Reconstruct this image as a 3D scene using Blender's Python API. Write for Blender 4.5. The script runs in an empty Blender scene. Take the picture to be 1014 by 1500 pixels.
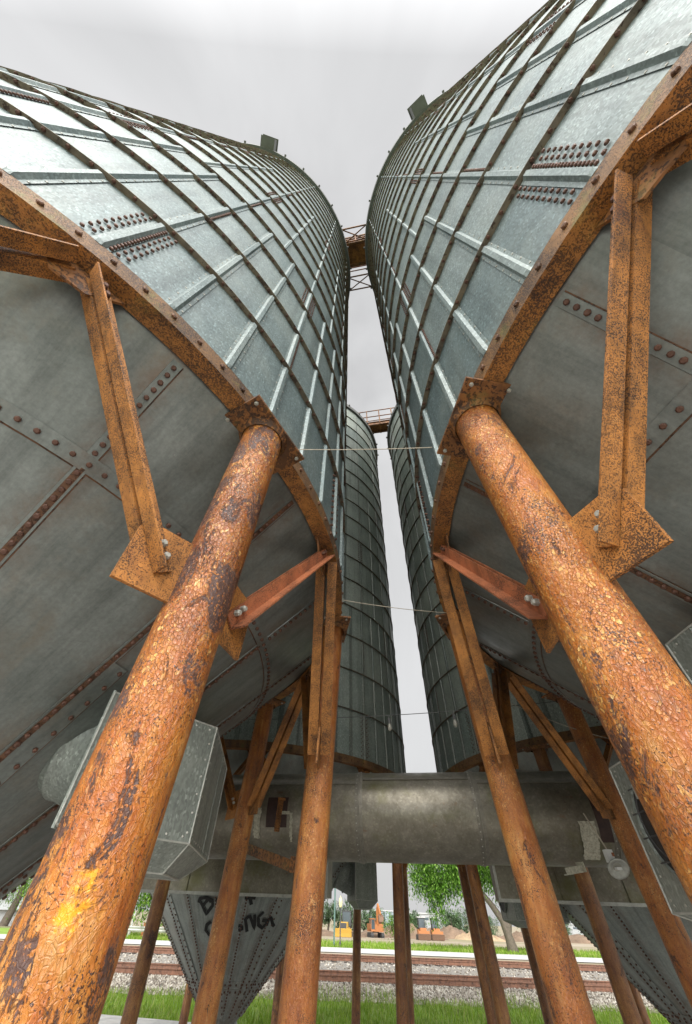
import bpy, math, random
from mathutils import Vector, Matrix
R_ = math.radians
random.seed(7)
SC = bpy.context.scene
COL = SC.collection
V = Vector
H = 1.7            # metres: ring beam above the camera
CZ = 1.5           # camera height above the slab

# ------------------------------------------------------------------ camera
cd = bpy.data.cameras.new('camera'); cam = bpy.data.objects.new('camera', cd); COL.objects.link(cam)
SC.camera = cam
cd.sensor_fit = 'VERTICAL'; cd.sensor_height = 36.0; cd.lens = 541.31/1500*36
cd.shift_x = (507-491.2)/1500; cd.shift_y = (772.5-750)/1500
cd.clip_start = 0.02; cd.clip_end = 3000
p = R_(46.543); r = R_(2.464)
F = V((0, math.cos(p), math.sin(p))); U0 = V((0, -math.sin(p), math.cos(p))); R0 = V((1, 0, 0))
rt = R0*math.cos(r)+U0*math.sin(r); up = -R0*math.sin(r)+U0*math.cos(r)
cam.matrix_world = Matrix((( rt.x, up.x, -F.x, 0), (rt.y, up.y, -F.y, 0), (rt.z, up.z, -F.z, CZ), (0, 0, 0, 1)))

# ------------------------------------------------------------------ light
SUN_EL, SUN_AZ = R_(40), R_(188)
w = bpy.data.worlds.new("World"); SC.world = w; w.use_nodes = True
nt = w.node_tree; nt.nodes.clear()
def wn(t, **k):
    n = nt.nodes.new(t)
    for a, b in k.items(): setattr(n, a, b)
    return n
out = wn('ShaderNodeOutputWorld'); bg = wn('ShaderNodeBackground'); bg.inputs[1].default_value = 0.1
sky = wn('ShaderNodeTexSky'); sky.sky_type = 'NISHITA'; sky.sun_disc = False
sky.sun_elevation = SUN_EL; sky.sun_rotation = SUN_AZ; sky.dust_density = 4; sky.air_density = 1.5
hs = wn('ShaderNodeHueSaturation'); hs.inputs['Saturation'].default_value = 0.25
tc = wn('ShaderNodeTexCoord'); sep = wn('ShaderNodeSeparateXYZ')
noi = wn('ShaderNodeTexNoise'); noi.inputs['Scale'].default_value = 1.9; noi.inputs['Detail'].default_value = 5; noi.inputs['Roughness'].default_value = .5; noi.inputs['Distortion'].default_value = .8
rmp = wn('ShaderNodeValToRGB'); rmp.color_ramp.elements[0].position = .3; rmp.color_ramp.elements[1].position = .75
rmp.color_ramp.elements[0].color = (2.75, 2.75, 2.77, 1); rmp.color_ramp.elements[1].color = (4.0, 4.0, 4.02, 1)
mr = wn('ShaderNodeMapRange'); mr.inputs[1].default_value = -.15; mr.inputs[2].default_value = -.8; mr.inputs[3].default_value = 1.0; mr.inputs[4].default_value = 6.5  # extra sky brightness added behind the camera to fill legs and hoppers
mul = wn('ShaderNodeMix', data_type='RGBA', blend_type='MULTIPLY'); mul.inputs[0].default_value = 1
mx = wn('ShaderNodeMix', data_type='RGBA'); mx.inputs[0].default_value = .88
L = nt.links.new
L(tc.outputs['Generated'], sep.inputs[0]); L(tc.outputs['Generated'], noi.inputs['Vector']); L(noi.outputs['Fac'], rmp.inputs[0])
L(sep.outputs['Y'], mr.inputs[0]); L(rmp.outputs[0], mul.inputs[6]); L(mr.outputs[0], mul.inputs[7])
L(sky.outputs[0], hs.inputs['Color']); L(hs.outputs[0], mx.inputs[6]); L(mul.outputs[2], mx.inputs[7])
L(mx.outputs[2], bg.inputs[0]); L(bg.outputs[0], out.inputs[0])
sd = bpy.data.lights.new('sun', 'SUN'); sd.energy = 1.1; sd.angle = R_(35); sd.color = (1, .96, .9)
so = bpy.data.objects.new('sun', sd); COL.objects.link(so)
sdir = V((math.sin(SUN_AZ)*math.cos(SUN_EL), math.cos(SUN_AZ)*math.cos(SUN_EL), math.sin(SUN_EL)))
so.rotation_euler = (-sdir).to_track_quat('-Z', 'Y').to_euler(); so.location = (0, -20, 30)
SC.view_settings.view_transform = 'Standard'; SC.view_settings.look = 'None'; SC.view_settings.gamma = 1
SC.view_settings.exposure = 1.1
SC.render.engine = 'CYCLES'
SC.cycles.max_bounces = 8; SC.cycles.diffuse_bounces = 5

# ------------------------------------------------------------------ materials
class NM:
    def __init__(s, name):
        s.m = bpy.data.materials.new(name); s.m.use_nodes = True; s.t = s.m.node_tree
        s.b = s.t.nodes['Principled BSDF']; s.tc = s.n('ShaderNodeTexCoord'); s.vec = s.tc.outputs['Object']
    def n(s, typ, **k):
        x = s.t.nodes.new(typ)
        for a, b in k.items(): setattr(x, a, b)
        return x
    def l(s, a, b): s.t.links.new(a, b)
    def vary(s, amt=40):
        oi = s.n('ShaderNodeObjectInfo'); m = s.n('ShaderNodeMath', operation='MULTIPLY'); m.inputs[1].default_value = amt
        s.l(oi.outputs['Random'], m.inputs[0]); a = s.n('ShaderNodeVectorMath', operation='ADD')
        s.l(s.vec, a.inputs[0]); s.l(m.outputs[0], a.inputs[1]); s.vec = a.outputs[0]; s.rand = oi.outputs['Random']
    def stretch(s, sx, sy, sz, base=None):
        m = s.n('ShaderNodeMapping'); m.inputs['Scale'].default_value = (sx, sy, sz); s.l(base or s.vec, m.inputs[0]); return m.outputs[0]
    def noise(s, sc, det=4, rough=.6, vec=None, dist=0):
        x = s.n('ShaderNodeTexNoise'); x.inputs['Scale'].default_value = sc; x.inputs['Detail'].default_value = det
        x.inputs['Roughness'].default_value = rough; x.inputs['Distortion'].default_value = dist; s.l(vec or s.vec, x.inputs['Vector']); return x.outputs['Fac']
    def vor(s, sc, feat='F1', vec=None, rnd=1):
        x = s.n('ShaderNodeTexVoronoi', feature=feat); x.inputs['Scale'].default_value = sc; x.inputs['Randomness'].default_value = rnd
        s.l(vec or s.vec, x.inputs['Vector']); return x
    def ramp(s, f, stops, interp='LINEAR'):
        x = s.n('ShaderNodeValToRGB'); cr = x.color_ramp; cr.interpolation = interp
        while len(cr.elements) < len(stops): cr.elements.new(.5)
        for e, (q, c) in zip(cr.elements, stops):
            e.position = q; e.color = (c, c, c, 1) if isinstance(c, (int, float)) else (*c, 1)
        s.l(f, x.inputs[0]); return x.outputs[0]
    def mix(s, f, a, b, bt='MIX'):
        x = s.n('ShaderNodeMix', data_type='RGBA', blend_type=bt)
        for i, q in ((0, f), (6, a), (7, b)):
            if isinstance(q, (int, float)): x.inputs[i].default_value = q if i == 0 else (q, q, q, 1)
            elif isinstance(q, tuple): x.inputs[i].default_value = (*q, 1)
            else: s.l(q, x.inputs[i])
        return x.outputs[2]
    def math(s, op, a, b=0.0):
        x = s.n('ShaderNodeMath', operation=op)
        for i, q in enumerate((a, b)):
            if isinstance(q, (int, float)): x.inputs[i].default_value = q
            else: s.l(q, x.inputs[i])
        return x.outputs[0]
    def done(s, col, rough=.6, metal=0.0, bump=None, bs=.3, bd=.01, spec=.5):
        for nm, q in (('Base Color', col), ('Roughness', rough), ('Metallic', metal)):
            if isinstance(q, (int, float)): s.b.inputs[nm].default_value = q if nm != 'Base Color' else (q, q, q, 1)
            elif isinstance(q, tuple): s.b.inputs[nm].default_value = (*q, 1)
            else: s.l(q, s.b.inputs[nm])
        s.b.inputs['Specular IOR Level'].default_value = spec
        if bump is not None:
            x = s.n('ShaderNodeBump'); x.inputs['Strength'].default_value = bs; x.inputs['Distance'].default_value = bd
            s.l(bump, x.inputs['Height']); s.l(x.outputs[0], s.b.inputs['Normal'])
        return s.m

def m_flaking(name, cell=85, bare=.5, cols=None, yellow=False, smooth=.5):
    """old orange paint cracked into flakes over dark rusted steel"""
    s = NM(name); raw = s.vec; s.vary()
    cols = cols or ((.19, .055, .012), (.42, .155, .025), (.62, .34, .095), (.34, .094, .017))
    warp = s.n('ShaderNodeTexNoise'); warp.inputs['Scale'].default_value = 14; warp.inputs['Detail'].default_value = 3; s.l(s.vec, warp.inputs['Vector'])
    wv = s.n('ShaderNodeVectorMath', operation='MULTIPLY_ADD'); wv.inputs[1].default_value = (.03, .03, .03); s.l(warp.outputs['Color'], wv.inputs[0]); s.l(s.vec, wv.inputs[2])
    sv = s.stretch(1, 1, .62, wv.outputs[0])
    v1 = s.vor(cell, 'F1', sv); ve = s.vor(cell, 'DISTANCE_TO_EDGE', sv)
    v2 = s.vor(cell*2.3, 'F1', sv); v2e = s.vor(cell*2.3, 'DISTANCE_TO_EDGE', sv)
    sepc = s.n('ShaderNodeSeparateColor'); s.l(v1.outputs['Color'], sepc.inputs[0])
    sep2 = s.n('ShaderNodeSeparateColor'); s.l(v2.outputs['Color'], sep2.inputs[0])
    tone = s.math('ADD', s.math('MULTIPLY', sepc.outputs[0], .55), s.math('MULTIPLY', s.noise(75, 4, .7), .5))
    cellc = s.ramp(tone, [(.15, cols[0]), (.42, cols[1]), (.66, cols[3]), (.80, cols[2]), (.90, (.78, .58, .30))])
    big = s.ramp(ve.outputs['Distance'], [(0, 0.0), (.02, 0.25), (.11, 1.0)])
    sml = s.ramp(v2e.outputs['Distance'], [(0, 0.25), (.08, 1.0)])
    vis = s.ramp(s.noise(17, 5, .7), [(.40, 0.0), (.60, 1.0)])
    crack = s.mix(vis, s.mix(.75, sml, big), s.mix(.35, big, sml, 'MULTIPLY'))
    crack = s.mix(s.ramp(s.noise(40, 3), [(.32, .45), (.52, 0.0)]), crack, 1.0)
    sm = s.noise(3.2, 5, .6, s.stretch(1, 1, .5)); smooth_m = s.ramp(sm, [(smooth-.06, 0.0), (smooth+.08, 1.0)])
    streak = s.noise(30, 5, .7, s.stretch(1, 1, .16))
    plain = s.ramp(s.math('ADD', s.math('MULTIPLY', streak, .6), s.math('MULTIPLY', s.noise(5, 7, .7), .45)), [(.36, (.09, .035, .018)), (.47, cols[3]), (.57, cols[1]), (.68, (.50, .27, .09))])
    crk2 = s.mix(crack, (.13, .055, .022), cellc)
    flake = s.mix(s.math('MULTIPLY', smooth_m, .85), crk2, plain)
    bn = s.noise(8.5, 10, .74, s.stretch(1, 1, .5), .7)
    bm = s.ramp(bn, [(bare, 0.0), (bare+.025, 1.0)])
    # flakes survive inside the bare patches cell by cell
    keep = s.ramp(sep2.outputs[1], [(.80, 0.0), (.82, 1.0)])
    bm = s.math('MULTIPLY', bm, s.math('SUBTRACT', 1.0, s.math('MULTIPLY', keep, .9)))
    barec = s.ramp(s.noise(60, 4), [(.3, (.045, .022, .018)), (.6, (.10, .05, .04)), (.8, (.16, .07, .04))])
    col = s.mix(bm, flake, barec)
    pit = s.ramp(s.math('ADD', s.noise(210, 3, .6), s.math('MULTIPLY', s.math('SUBTRACT', s.noise(6, 5, .7), .5), .7)), [(.375, 0.0), (.41, 1.0)])
    col = s.mix(pit, (.07, .028, .014), col)
    big_ = s.ramp(s.noise(2.4, 6, .7, s.stretch(1, 1, .5)), [(.34, (.55, .42, .36)), (.45, (.85, .78, .72)), (.55, (1.1, 1.08, 1.0)), (.66, (1.4, 1.55, 1.7))])
    col = s.mix(1.0, col, big_, 'MULTIPLY')
    if yellow:
        d = s.n('ShaderNodeVectorMath', operation='DISTANCE'); d.inputs[1].default_value = yellow
        s.l(s.stretch(1, 1, .8, raw), d.inputs[0])
        f = s.math('ADD', d.outputs['Value'], s.math('MULTIPLY', s.math('SUBTRACT', s.noise(34, 8, .75), .5), .12))
        col = s.mix(s.ramp(f, [(.024, .95), (.036, 0.0)]), col, (.80, .33, .012))
    h = s.math('ADD', s.math('MULTIPLY', crack, .5), s.math('MULTIPLY', s.math('SUBTRACT', 1.0, bm), .8))
    h = s.math('ADD', h, s.math('MULTIPLY', sepc.outputs[2], .6)); h = s.math('ADD', h, s.math('MULTIPLY', streak, .5)); h = s.math('ADD', h, s.math('MULTIPLY', v1.outputs['Distance'], .9))
    rough = s.ramp(bm, [(0, .34), (1, .5)])
    return s.done(col, rough, 0, h, .7, .004, .55)

def m_rust(name, a=(.36, .15, .035), b=(.20, .075, .025), dark=(.045, .022, .012), pit=.44, gran=230, moss=.0):
    s = NM(name); s.vary()
    base = s.ramp(s.noise(6, 8, .72), [(.30, b), (.46, a), (.60, (a[0]*1.15, a[1]*1.1, a[2])), (.75, (a[0]*1.35, a[1]*1.6, a[2]*2.0))])
    sp = s.noise(gran, 4, .65)
    dens = s.math('ADD', s.math('MULTIPLY', s.noise(4, 6, .7), .55), -.275)
    pm = s.ramp(s.math('ADD', sp, dens), [(pit-.02, 0.0), (pit+.03, 1.0)])
    col = s.mix(s.math('MULTIPLY_ADD' if 0 else 'MAXIMUM', pm, s.ramp(s.noise(3, 5, .7), [(.35, .0), (.65, .40)])), dark, base)
    st = s.ramp(s.noise(11, 7, .7, s.stretch(1, 1, .22)), [(.32, .45), (.5, .95), (.7, 1.2)])
    col = s.mix(1.0, col, st, 'MULTIPLY')
    if moss:
        col = s.mix(s.math('MULTIPLY', s.ramp(s.noise(6, 6, .7), [(.55, 0.0), (.68, 1.0)]), moss), col, (.14, .15, .03))
    return s.done(col, .62, 0, s.math('ADD', pm, s.noise(30, 5)), .7, .003, .45)

def m_galv(name, tone=1.0, met=.25, rough=.50, tint=(1, 1, 1)):
    s = NM(name); s.vary(11)
    at = s.n('ShaderNodeAttribute', attribute_name='panel')
    spv = s.stretch(1, 1, .55); v = s.vor(130, 'F1', spv); sc = s.n('ShaderNodeSeparateColor'); s.l(v.outputs['Color'], sc.inputs[0])
    spang = s.ramp(sc.outputs[0], [(0, .74), (.6, 1.0), (.90, 1.15), (1, 1.6)])
    base = s.mix(at.outputs['Fac'], (.130*tone*tint[0], .170*tone*tint[1], .172*tone*tint[2]), (.215*tone*tint[0], .255*tone*tint[1], .25*tone*tint[2]))
    col = s.mix(1.0, base, spang, 'MULTIPLY')
    st = s.ramp(s.noise(11, 6, .65, s.stretch(1, 1, .06)), [(.32, .60), (.5, .95), (.75, 1.12)])
    col = s.mix(.8, col, st, 'MULTIPLY')
    gr = s.ramp(s.noise(2.2, 6, .7), [(.45, 0.0), (.8, 1.0)])
    col = s.mix(s.math('MULTIPLY', gr, .35), col, (.34*tone, .36*tone, .31*tone))
    ro = s.math('ADD', s.math('MULTIPLY', sc.outputs[1], .16), rough-.08)
    h = s.math('ADD', s.math('MULTIPLY', s.noise(2.3, 2, .4), 5.0), s.math('MULTIPLY', sc.outputs[2], .07))
    return s.done(col, ro, met, h, .45, .012)

def m_hopper(name, tn=1.0):
    """dull galvanised cone sheet with run-down streaks towards the outlet and rust bleeding"""
    s = NM(name); raw = s.vec; s.vary(11)
    sp = s.n('ShaderNodeSeparateXYZ'); s.l(raw, sp.inputs[0])
    an = s.math('ARCTAN2', sp.outputs[1], sp.outputs[0])
    cb = s.n('ShaderNodeCombineXYZ'); s.l(s.math('MULTIPLY', an, 14.0), cb.inputs[0]); s.l(s.math('MULTIPLY', sp.outputs[2], .9), cb.inputs[1])
    s.l(s.math('MULTIPLY', sp.outputs[0], 0.01), cb.inputs[2])
    run = s.noise(1.6, 8, .72, cb.outputs[0])
    base = s.ramp(s.noise(4, 8, .72), [(.3, (.155*tn, .170*tn, .158*tn)), (.55, (.195*tn, .212*tn, .198*tn)), (.75, (.245*tn, .262*tn, .245*tn))])
    col = s.mix(1.0, base, s.ramp(s.noise(60, 4, .7), [(.3, .84), (.7, 1.12)]), 'MULTIPLY')
    col = s.mix(.85, col, s.ramp(run, [(.32, .62), (.5, 1.0), (.68, 1.22)]), 'MULTIPLY')
    scr = s.ramp(s.noise(16, 9, .8, s.stretch(1, .3, 1), 1.6), [(.66, 0.0), (.71, 1.0)])
    col = s.mix(s.math('MULTIPLY', scr, .3), col, (.46, .48, .45))
    bleed = s.math('MULTIPLY', s.ramp(s.noise(2.6, 6, .7), [(.50, 0.0), (.68, 1.0)]), s.ramp(run, [(.45, .2), (.62, 1.0)]))
    col = s.mix(s.math('MULTIPLY', bleed, .6), col, (.19, .13, .075))
    fr = s.math('FRACT', s.math('ADD', s.math('MULTIPLY', an, 57.2958/18), 5/18+.5))
    ds = s.math('MULTIPLY', s.math('ABSOLUTE', s.math('SUBTRACT', fr, .5)), .314)
    ds = s.math('MULTIPLY', ds, s.math('SQRT', s.math('ADD', s.math('MULTIPLY', sp.outputs[0], sp.outputs[0]), s.math('MULTIPLY', sp.outputs[1], sp.outputs[1]))))
    halo = s.math('MULTIPLY', s.ramp(ds, [(.02, 1.0), (.11, 0.0)]), s.ramp(s.noise(7, 6, .75), [(.38, 0.0), (.62, 1.0)]))
    col = s.mix(s.math('MULTIPLY', halo, .6), col, (.15, .085, .05))
    return s.done(col, s.ramp(s.noise(9, 5), [(.3, .30), (.7, .50)]), .5, s.noise(1.7, 2, .4), .5, .05)

def m_plain(name, c, rough=.6, met=0., var=.25, sc=8, bump=.2):
    s = NM(name); s.vary(5)
    col = s.mix(1.0, c, s.ramp(s.noise(sc, 7, .7), [(.3, 1-var), (.7, 1+var*.6)]), 'MULTIPLY')
    return s.done(col, rough, met, s.noise(sc*6, 4), bump, .004)

def m_duct(name):
    s = NM(name)
    base = s.ramp(s.noise(5, 8, .72), [(.28, (.14, .125, .095)), (.5, (.21, .192, .15)), (.75, (.31, .29, .24))])
    sp = s.vor(60, 'F1'); sc = s.n('ShaderNodeSeparateColor'); s.l(sp.outputs['Color'], sc.inputs[0])
    col = s.mix(1.0, base, s.ramp(sc.outputs[0], [(0, .88), (.8, 1.02), (1, 1.2)]), 'MULTIPLY')
    col = s.mix(s.math('MULTIPLY', s.ramp(s.noise(1.9, 6, .7), [(.52, 0.0), (.68, 1.0)]), .6), col, (.13, .13, .04))
    col = s.mix(s.math('MULTIPLY', s.ramp(s.noise(9, 7, .7, s.stretch(.5, 1, 1)), [(.62, 0.0), (.7, 1.0)]), .5), col, (.17, .07, .03))
    return s.done(col, s.ramp(s.noise(12, 4), [(.3, .30), (.7, .44)]), .6, s.noise(4, 3), .25, .02)

def m_island(name, stops, rough=.7, sub=0.0, extra=None):
    s = NM(name); g = s.n('ShaderNodeNewGeometry')
    col = s.ramp(g.outputs['Random Per Island'], stops)
    n2 = s.ramp(s.noise(extra or .6, 3), [(.3, .7), (.7, 1.2)])
    col = s.mix(.8, col, n2, 'MULTIPLY')
    m = s.done(col, rough, spec=.12)
    if sub:
        tr = s.n('ShaderNodeBsdfTranslucent'); s.l(col, tr.inputs[0]); mxs = s.n('ShaderNodeMixShader'); mxs.inputs[0].default_value = sub
        o = s.t.nodes['Material Output']; s.l(s.b.outputs[0], mxs.inputs[1]); s.l(tr.outputs[0], mxs.inputs[2]); s.l(mxs.outputs[0], o.inputs[0])
    return m

M = {}
M['leg_near'] = m_flaking('flaking_orange_paint', 135, .56, smooth=.49)
M['leg_near_yellow'] = m_flaking('flaking_orange_paint_with_yellow_patch', 115, .525, yellow=(2.828, -.075, 1.20), smooth=.53)
M['leg_mid'] = m_flaking('worn_orange_paint', 140, .60, cols=((.17, .055, .014), (.42, .16, .034), (.62, .34, .12), (.32, .10, .02)), smooth=.44)
M['leg_far'] = m_flaking('brown_rusted_paint', 95, .58, cols=((.16, .065, .018), (.30, .13, .035), (.45, .25, .08), (.23, .085, .025)), smooth=.36)
M['rust'] = m_rust('ochre_rusted_steel', (.40, .165, .038), (.20, .07, .02), pit=.455)
M['rust_red'] = m_rust('red_rusted_steel', (.38, .13, .055), (.22, .07, .03), pit=.42)
M['rust_dark'] = m_rust('dark_rusted_steel', (.24, .10, .03), (.12, .05, .02), pit=.46, gran=60, moss=.35)
M['ring'] = m_rust('ring_beam_rust', (.20, .10, .035), (.10, .052, .025), pit=.47, gran=190, moss=.6)
M['ring_low'] = m_rust('ring_flange_rust', (.36, .15, .035), (.17, .06, .02), pit=.47, gran=170, moss=.25)
M['flange'] = m_rust('weathered_flange_steel', (.17, .14, .10), (.095, .075, .055), (.05, .022, .014), pit=.40, gran=25)
M['bolt'] = m_plain('rusted_bolt_steel', (.12, .055, .035), .5, .2, .5, 30)
M['bolt_pale'] = m_plain('zinc_bolt_steel', (.42, .41, .36), .5, .3, .4, 60)
M['seam_rust'] = m_rust('rusted_seam', (.13, .06, .03), (.075, .04, .025), pit=.42, gran=80)
M['seam_grey'] = m_plain('grey_seam_sheet', (.20, .20, .175), .5, .35, .3, 12)
M['galv'] = m_galv('galvanised_sheet')
M['rib'] = m_galv('galvanised_rib', 1.02, .25, .5)
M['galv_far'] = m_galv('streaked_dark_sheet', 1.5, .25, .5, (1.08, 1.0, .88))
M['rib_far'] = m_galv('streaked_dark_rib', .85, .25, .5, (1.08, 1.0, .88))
M['hopper'] = m_hopper('dull_hopper_sheet')
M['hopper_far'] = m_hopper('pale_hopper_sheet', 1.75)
M['eave'] = m_plain('dark_grey_eave_sheet', (.14, .14, .13), .6, .15, .2, 6)
M['panel'] = m_galv('galvanised_box_sheet', 1.15, .25, .5, (1.12, 1.0, .90))
M['panel_edge'] = m_plain('pale_sheet_edge', (.40, .405, .365), .5, .3, .3, 20)
M['rust_plate'] = m_plain('dark_red_rusted_plate', (.045, .022, .018), .6, .1, .4, 20)
M['duct'] = m_duct('stained_duct_sheet')
M['duct_pale'] = m_plain('pale_duct_band', (.20, .185, .15), .42, .45, .3, 25)
M['black'] = m_plain('dark_opening', (.02, .02, .02), .6)
M['white'] = m_plain('white_weathered_paint', (.62, .62, .60), .5, 0, .12)
M['foam'] = m_plain('pale_crumbling_sealant', (.50, .48, .38), .9, 0, .5, 60, .8)
M['glass'] = m_plain('pale_bulb_glass', (.34, .33, .28), .15, 0, .1)
M['cable'] = m_plain('tan_cable', (.40, .35, .27), .7, 0, .2)
M['cable_dark'] = m_plain('dark_cable', (.10, .10, .10), .7, 0, .2)
M['spray'] = m_plain('black_spray_paint', (.012, .012, .012), .6, 0, .2)
M['concrete'] = m_plain('worn_concrete', (.58, .57, .54), .85, 0, .3, 3, .4)
M['path'] = m_plain('pale_concrete_path', (.62, .61, .58), .85, 0, .12, 3)
M['rail'] = m_rust('rusted_rail', (.22, .11, .07), (.14, .07, .045), pit=.36, gran=14)
M['sleeper'] = m_plain('tarred_timber', (.06, .045, .038), .85, 0, .4, 10)
M['ballast'] = m_plain('crushed_stone_bed', (.36, .33, .29), .9, 0, .6, 14, .9)
M['stone'] = m_island('crushed_stone', [(0, (.12, .10, .08)), (.35, (.32, .28, .23)), (.75, (.48, .44, .37)), (1, (.66, .62, .55))], .85)
M['blade'] = m_island('grass_blades', [(0, (.11, .20, .02)), (.5, (.22, .36, .035)), (.78, (.33, .46, .07)), (1, (.48, .44, .22))], .6, .35)
M['turf'] = m_plain('turf', (.20, .32, .05), .9, 0, .4, 1.2, .5)
M['turf_far'] = m_plain('mown_turf', (.27, .42, .06), .9, 0, .35, .6, .3)
M['leafL'] = m_island('willow_leaves', [(0, (.06, .15, .015)), (.6, (.14, .30, .04)), (1, (.30, .48, .10))], .6, .3)
M['leafF'] = m_island('far_tree_leaves', [(0, (.07, .12, .06)), (1, (.16, .24, .12))], .8, .1)
M['leafS'] = m_island('shrub_leaves', [(0, (.05, .13, .015)), (.6, (.13, .27, .03)), (1, (.28, .42, .07))], .7, .2)
M['leafB'] = m_island('bronze_leaves', [(0, (.25, .13, .04)), (1, (.45, .28, .12))], .7, .2)
M['bark'] = m_plain('grey_brown_bark', (.13, .105, .08), .9, 0, .5, 9, .9)
M['yellow'] = m_plain('yellow_machine_paint', (.50, .30, .05), .6, 0, .15)
M['orange'] = m_plain('orange_machine_paint', (.42, .16, .05), .6, 0, .15)
M['dgrey'] = m_plain('dark_machine_steel', (.06, .06, .06), .6, .2, .3)
M['bucket'] = m_plain('muddy_steel', (.20, .12, .08), .7, .2, .3)
M['window'] = m_plain('tinted_glass', (.06, .08, .09), .15, 0, .1)
M['bld'] = m_plain('pale_building_wall', (.33, .34, .34), .8, 0, .08)
M['bld_blue'] = m_plain('blue_building_wall', (.26, .31, .34), .7, 0, .1)
M['roofw'] = m_plain('white_roof', (.42, .43, .43), .7, 0, .05)
M['lampg'] = m_plain('cream_lamp_glass', (.72, .62, .32), .3, 0, .1)
M['postg'] = m_plain('green_post_paint', (.10, .17, .15), .5, 0, .1)
def m_field():
    s = NM('bare_field_soil')
    col = s.ramp(s.noise(.13, 8, .65, s.stretch(.35, 1, 1)), [(.3, (.20, .24, .07)), (.42, (.30, .26, .16)), (.55, (.40, .33, .24)), (.72, (.52, .47, .38))])
    return s.done(col, .95, 0, s.noise(1.5, 5), .4, .1)
M['field'] = m_field()
M['dirt'] = m_plain('excavated_dirt', (.24, .165, .11), .95, 0, .45, .5, .6)
M['sand'] = m_plain('sandy_dirt', (.46, .33, .20), .95, 0, .3, .5, .6)

# ------------------------------------------------------------------ mesh builder
def frame(d):
    d = d.normalized(); a = V((0, 0, 1)) if abs(d.z) < .9 else V((1, 0, 0))
    x = a.cross(d).normalized(); return x, d.cross(x), d
class MB:
    def __init__(s): s.v = []; s.f = []; s.mi = []; s.sm = []; s.c = []; s.mats = []
    def mid(s, m):
        if m not in s.mats: s.mats.append(m)
        return s.mats.index(m)
    def add(s, vs, fs, m, smooth=False, c=.5):
        o = len(s.v); s.v += [tuple(q) for q in vs]; k = s.mid(m)
        for f in fs: s.f.append([o+i for i in f]); s.mi.append(k); s.sm.append(smooth); s.c.append(c)
    def quadstrip(s, rows, m, closed=False, smooth=True, c=.5):
        n = len(rows[0]); vs = [q for rw in rows for q in rw]; fs = []
        for i in range(len(rows)-1):
            for j in range(n if closed else n-1):
                k = (j+1) % n; fs.append((i*n+j, i*n+k, (i+1)*n+k, (i+1)*n+j))
        s.add(vs, fs, m, smooth, c)
    def tube(s, pts, r, m, n=10, cap=True, smooth=True):
        pts = [V(q) for q in pts]; rs = r if isinstance(r, (list, tuple)) else [r]*len(pts)
        rows = []; x = None
        for i, q in enumerate(pts):
            d = (pts[min(i+1, len(pts)-1)]-pts[max(i-1, 0)]).normalized()
            if x is None: x, y, _ = frame(d)
            else: x = (x-d*x.dot(d)).normalized(); y = d.cross(x)
            rows.append([q+(x*math.cos(2*math.pi*k/n)+y*math.sin(2*math.pi*k/n))*rs[i] for k in range(n)])
        s.quadstrip(rows, m, True, smooth)
        if cap: s.add(rows[0], [tuple(range(n))[::-1]], m); s.add(rows[-1], [tuple(range(n))], m)
    def box(s, c, size, m, rot=None, bev=0):
        c = V(c); hx, hy, hz = [q/2 for q in size]; rot = rot or Matrix.Identity(3)
        vs = [c+rot@V((a*hx, b*hy, d*hz)) for a in (-1, 1) for b in (-1, 1) for d in (-1, 1)]
        s.add(vs, [(0, 1, 3, 2), (4, 6, 7, 5), (0, 4, 5, 1), (2, 3, 7, 6), (0, 2, 6, 4), (1, 5, 7, 3)], m)
    def prism(s, poly, vec, m):       # poly: list of 3D points, extruded by vec
        n = len(poly); a = [V(q) for q in poly]; b = [q+V(vec) for q in a]
        s.add(a+b, [tuple(range(n))[::-1], tuple(range(n, 2*n))]+[(i, (i+1) % n, n+(i+1) % n, n+i) for i in range(n)], m)
    def bolt(s, q, nrm, m, r=.013, h=.010, n=6):
        x, y, d = frame(V(nrm)); q = V(q); ph = random.random()
        a = [q+(x*math.cos(2*math.pi*k/n+ph)+y*math.sin(2*math.pi*k/n+ph))*r for k in range(n)]
        b = [z+d*h*.7 for z in a]; t = [q+d*h+(z-q-d*h*.7)*.65 for z in b]
        s.add(a+b+t, [(k, (k+1) % n, n+(k+1) % n, n+k) for k in range(n)]+[(n+k, n+(k+1) % n, 2*n+(k+1) % n, 2*n+k) for k in range(n)]+[tuple(range(2*n, 3*n))], m, False)
    def build(s, name, parent=None, mat=None, **props):
        me = bpy.data.meshes.new(name); me.from_pydata(s.v, [], s.f)
        for m in s.mats: me.materials.append(M[m])
        me.polygons.foreach_set('material_index', s.mi); me.polygons.foreach_set('use_smooth', s.sm)
        at = me.attributes.new('panel', 'FLOAT', 'FACE'); at.data.foreach_set('value', s.c)
        me.update(); o = bpy.data.objects.new(name, me); COL.objects.link(o)
        if parent: o.parent = parent
        for k, v in props.items(): o[k] = v
        return o
def empty(name, loc, label, cat, group=None, rz=0):
    o = bpy.data.objects.new(name, None); COL.objects.link(o); o.location = loc; o.rotation_euler.z = rz
    o.empty_display_size = .2; o['label'] = label; o['category'] = cat
    if group: o['group'] = group
    return o
def copy_tree(o, parent=None):
    c = o.copy(); COL.objects.link(c); c.parent = parent
    for ch in [q for q in KIDS.get(o.name, [])]: copy_tree(ch, c)
    return c
KIDS = {}
def kids_index():
    KIDS.clear()
    for q in bpy.data.objects:
        if q.parent: KIDS.setdefault(q.parent.name, []).append(q)
def pol(rad, a, z): return V((rad*math.cos(R_(a)), rad*math.sin(R_(a)), z))
def W(x, y, z): return V((x*H, y*H, CZ+z*H))

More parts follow.
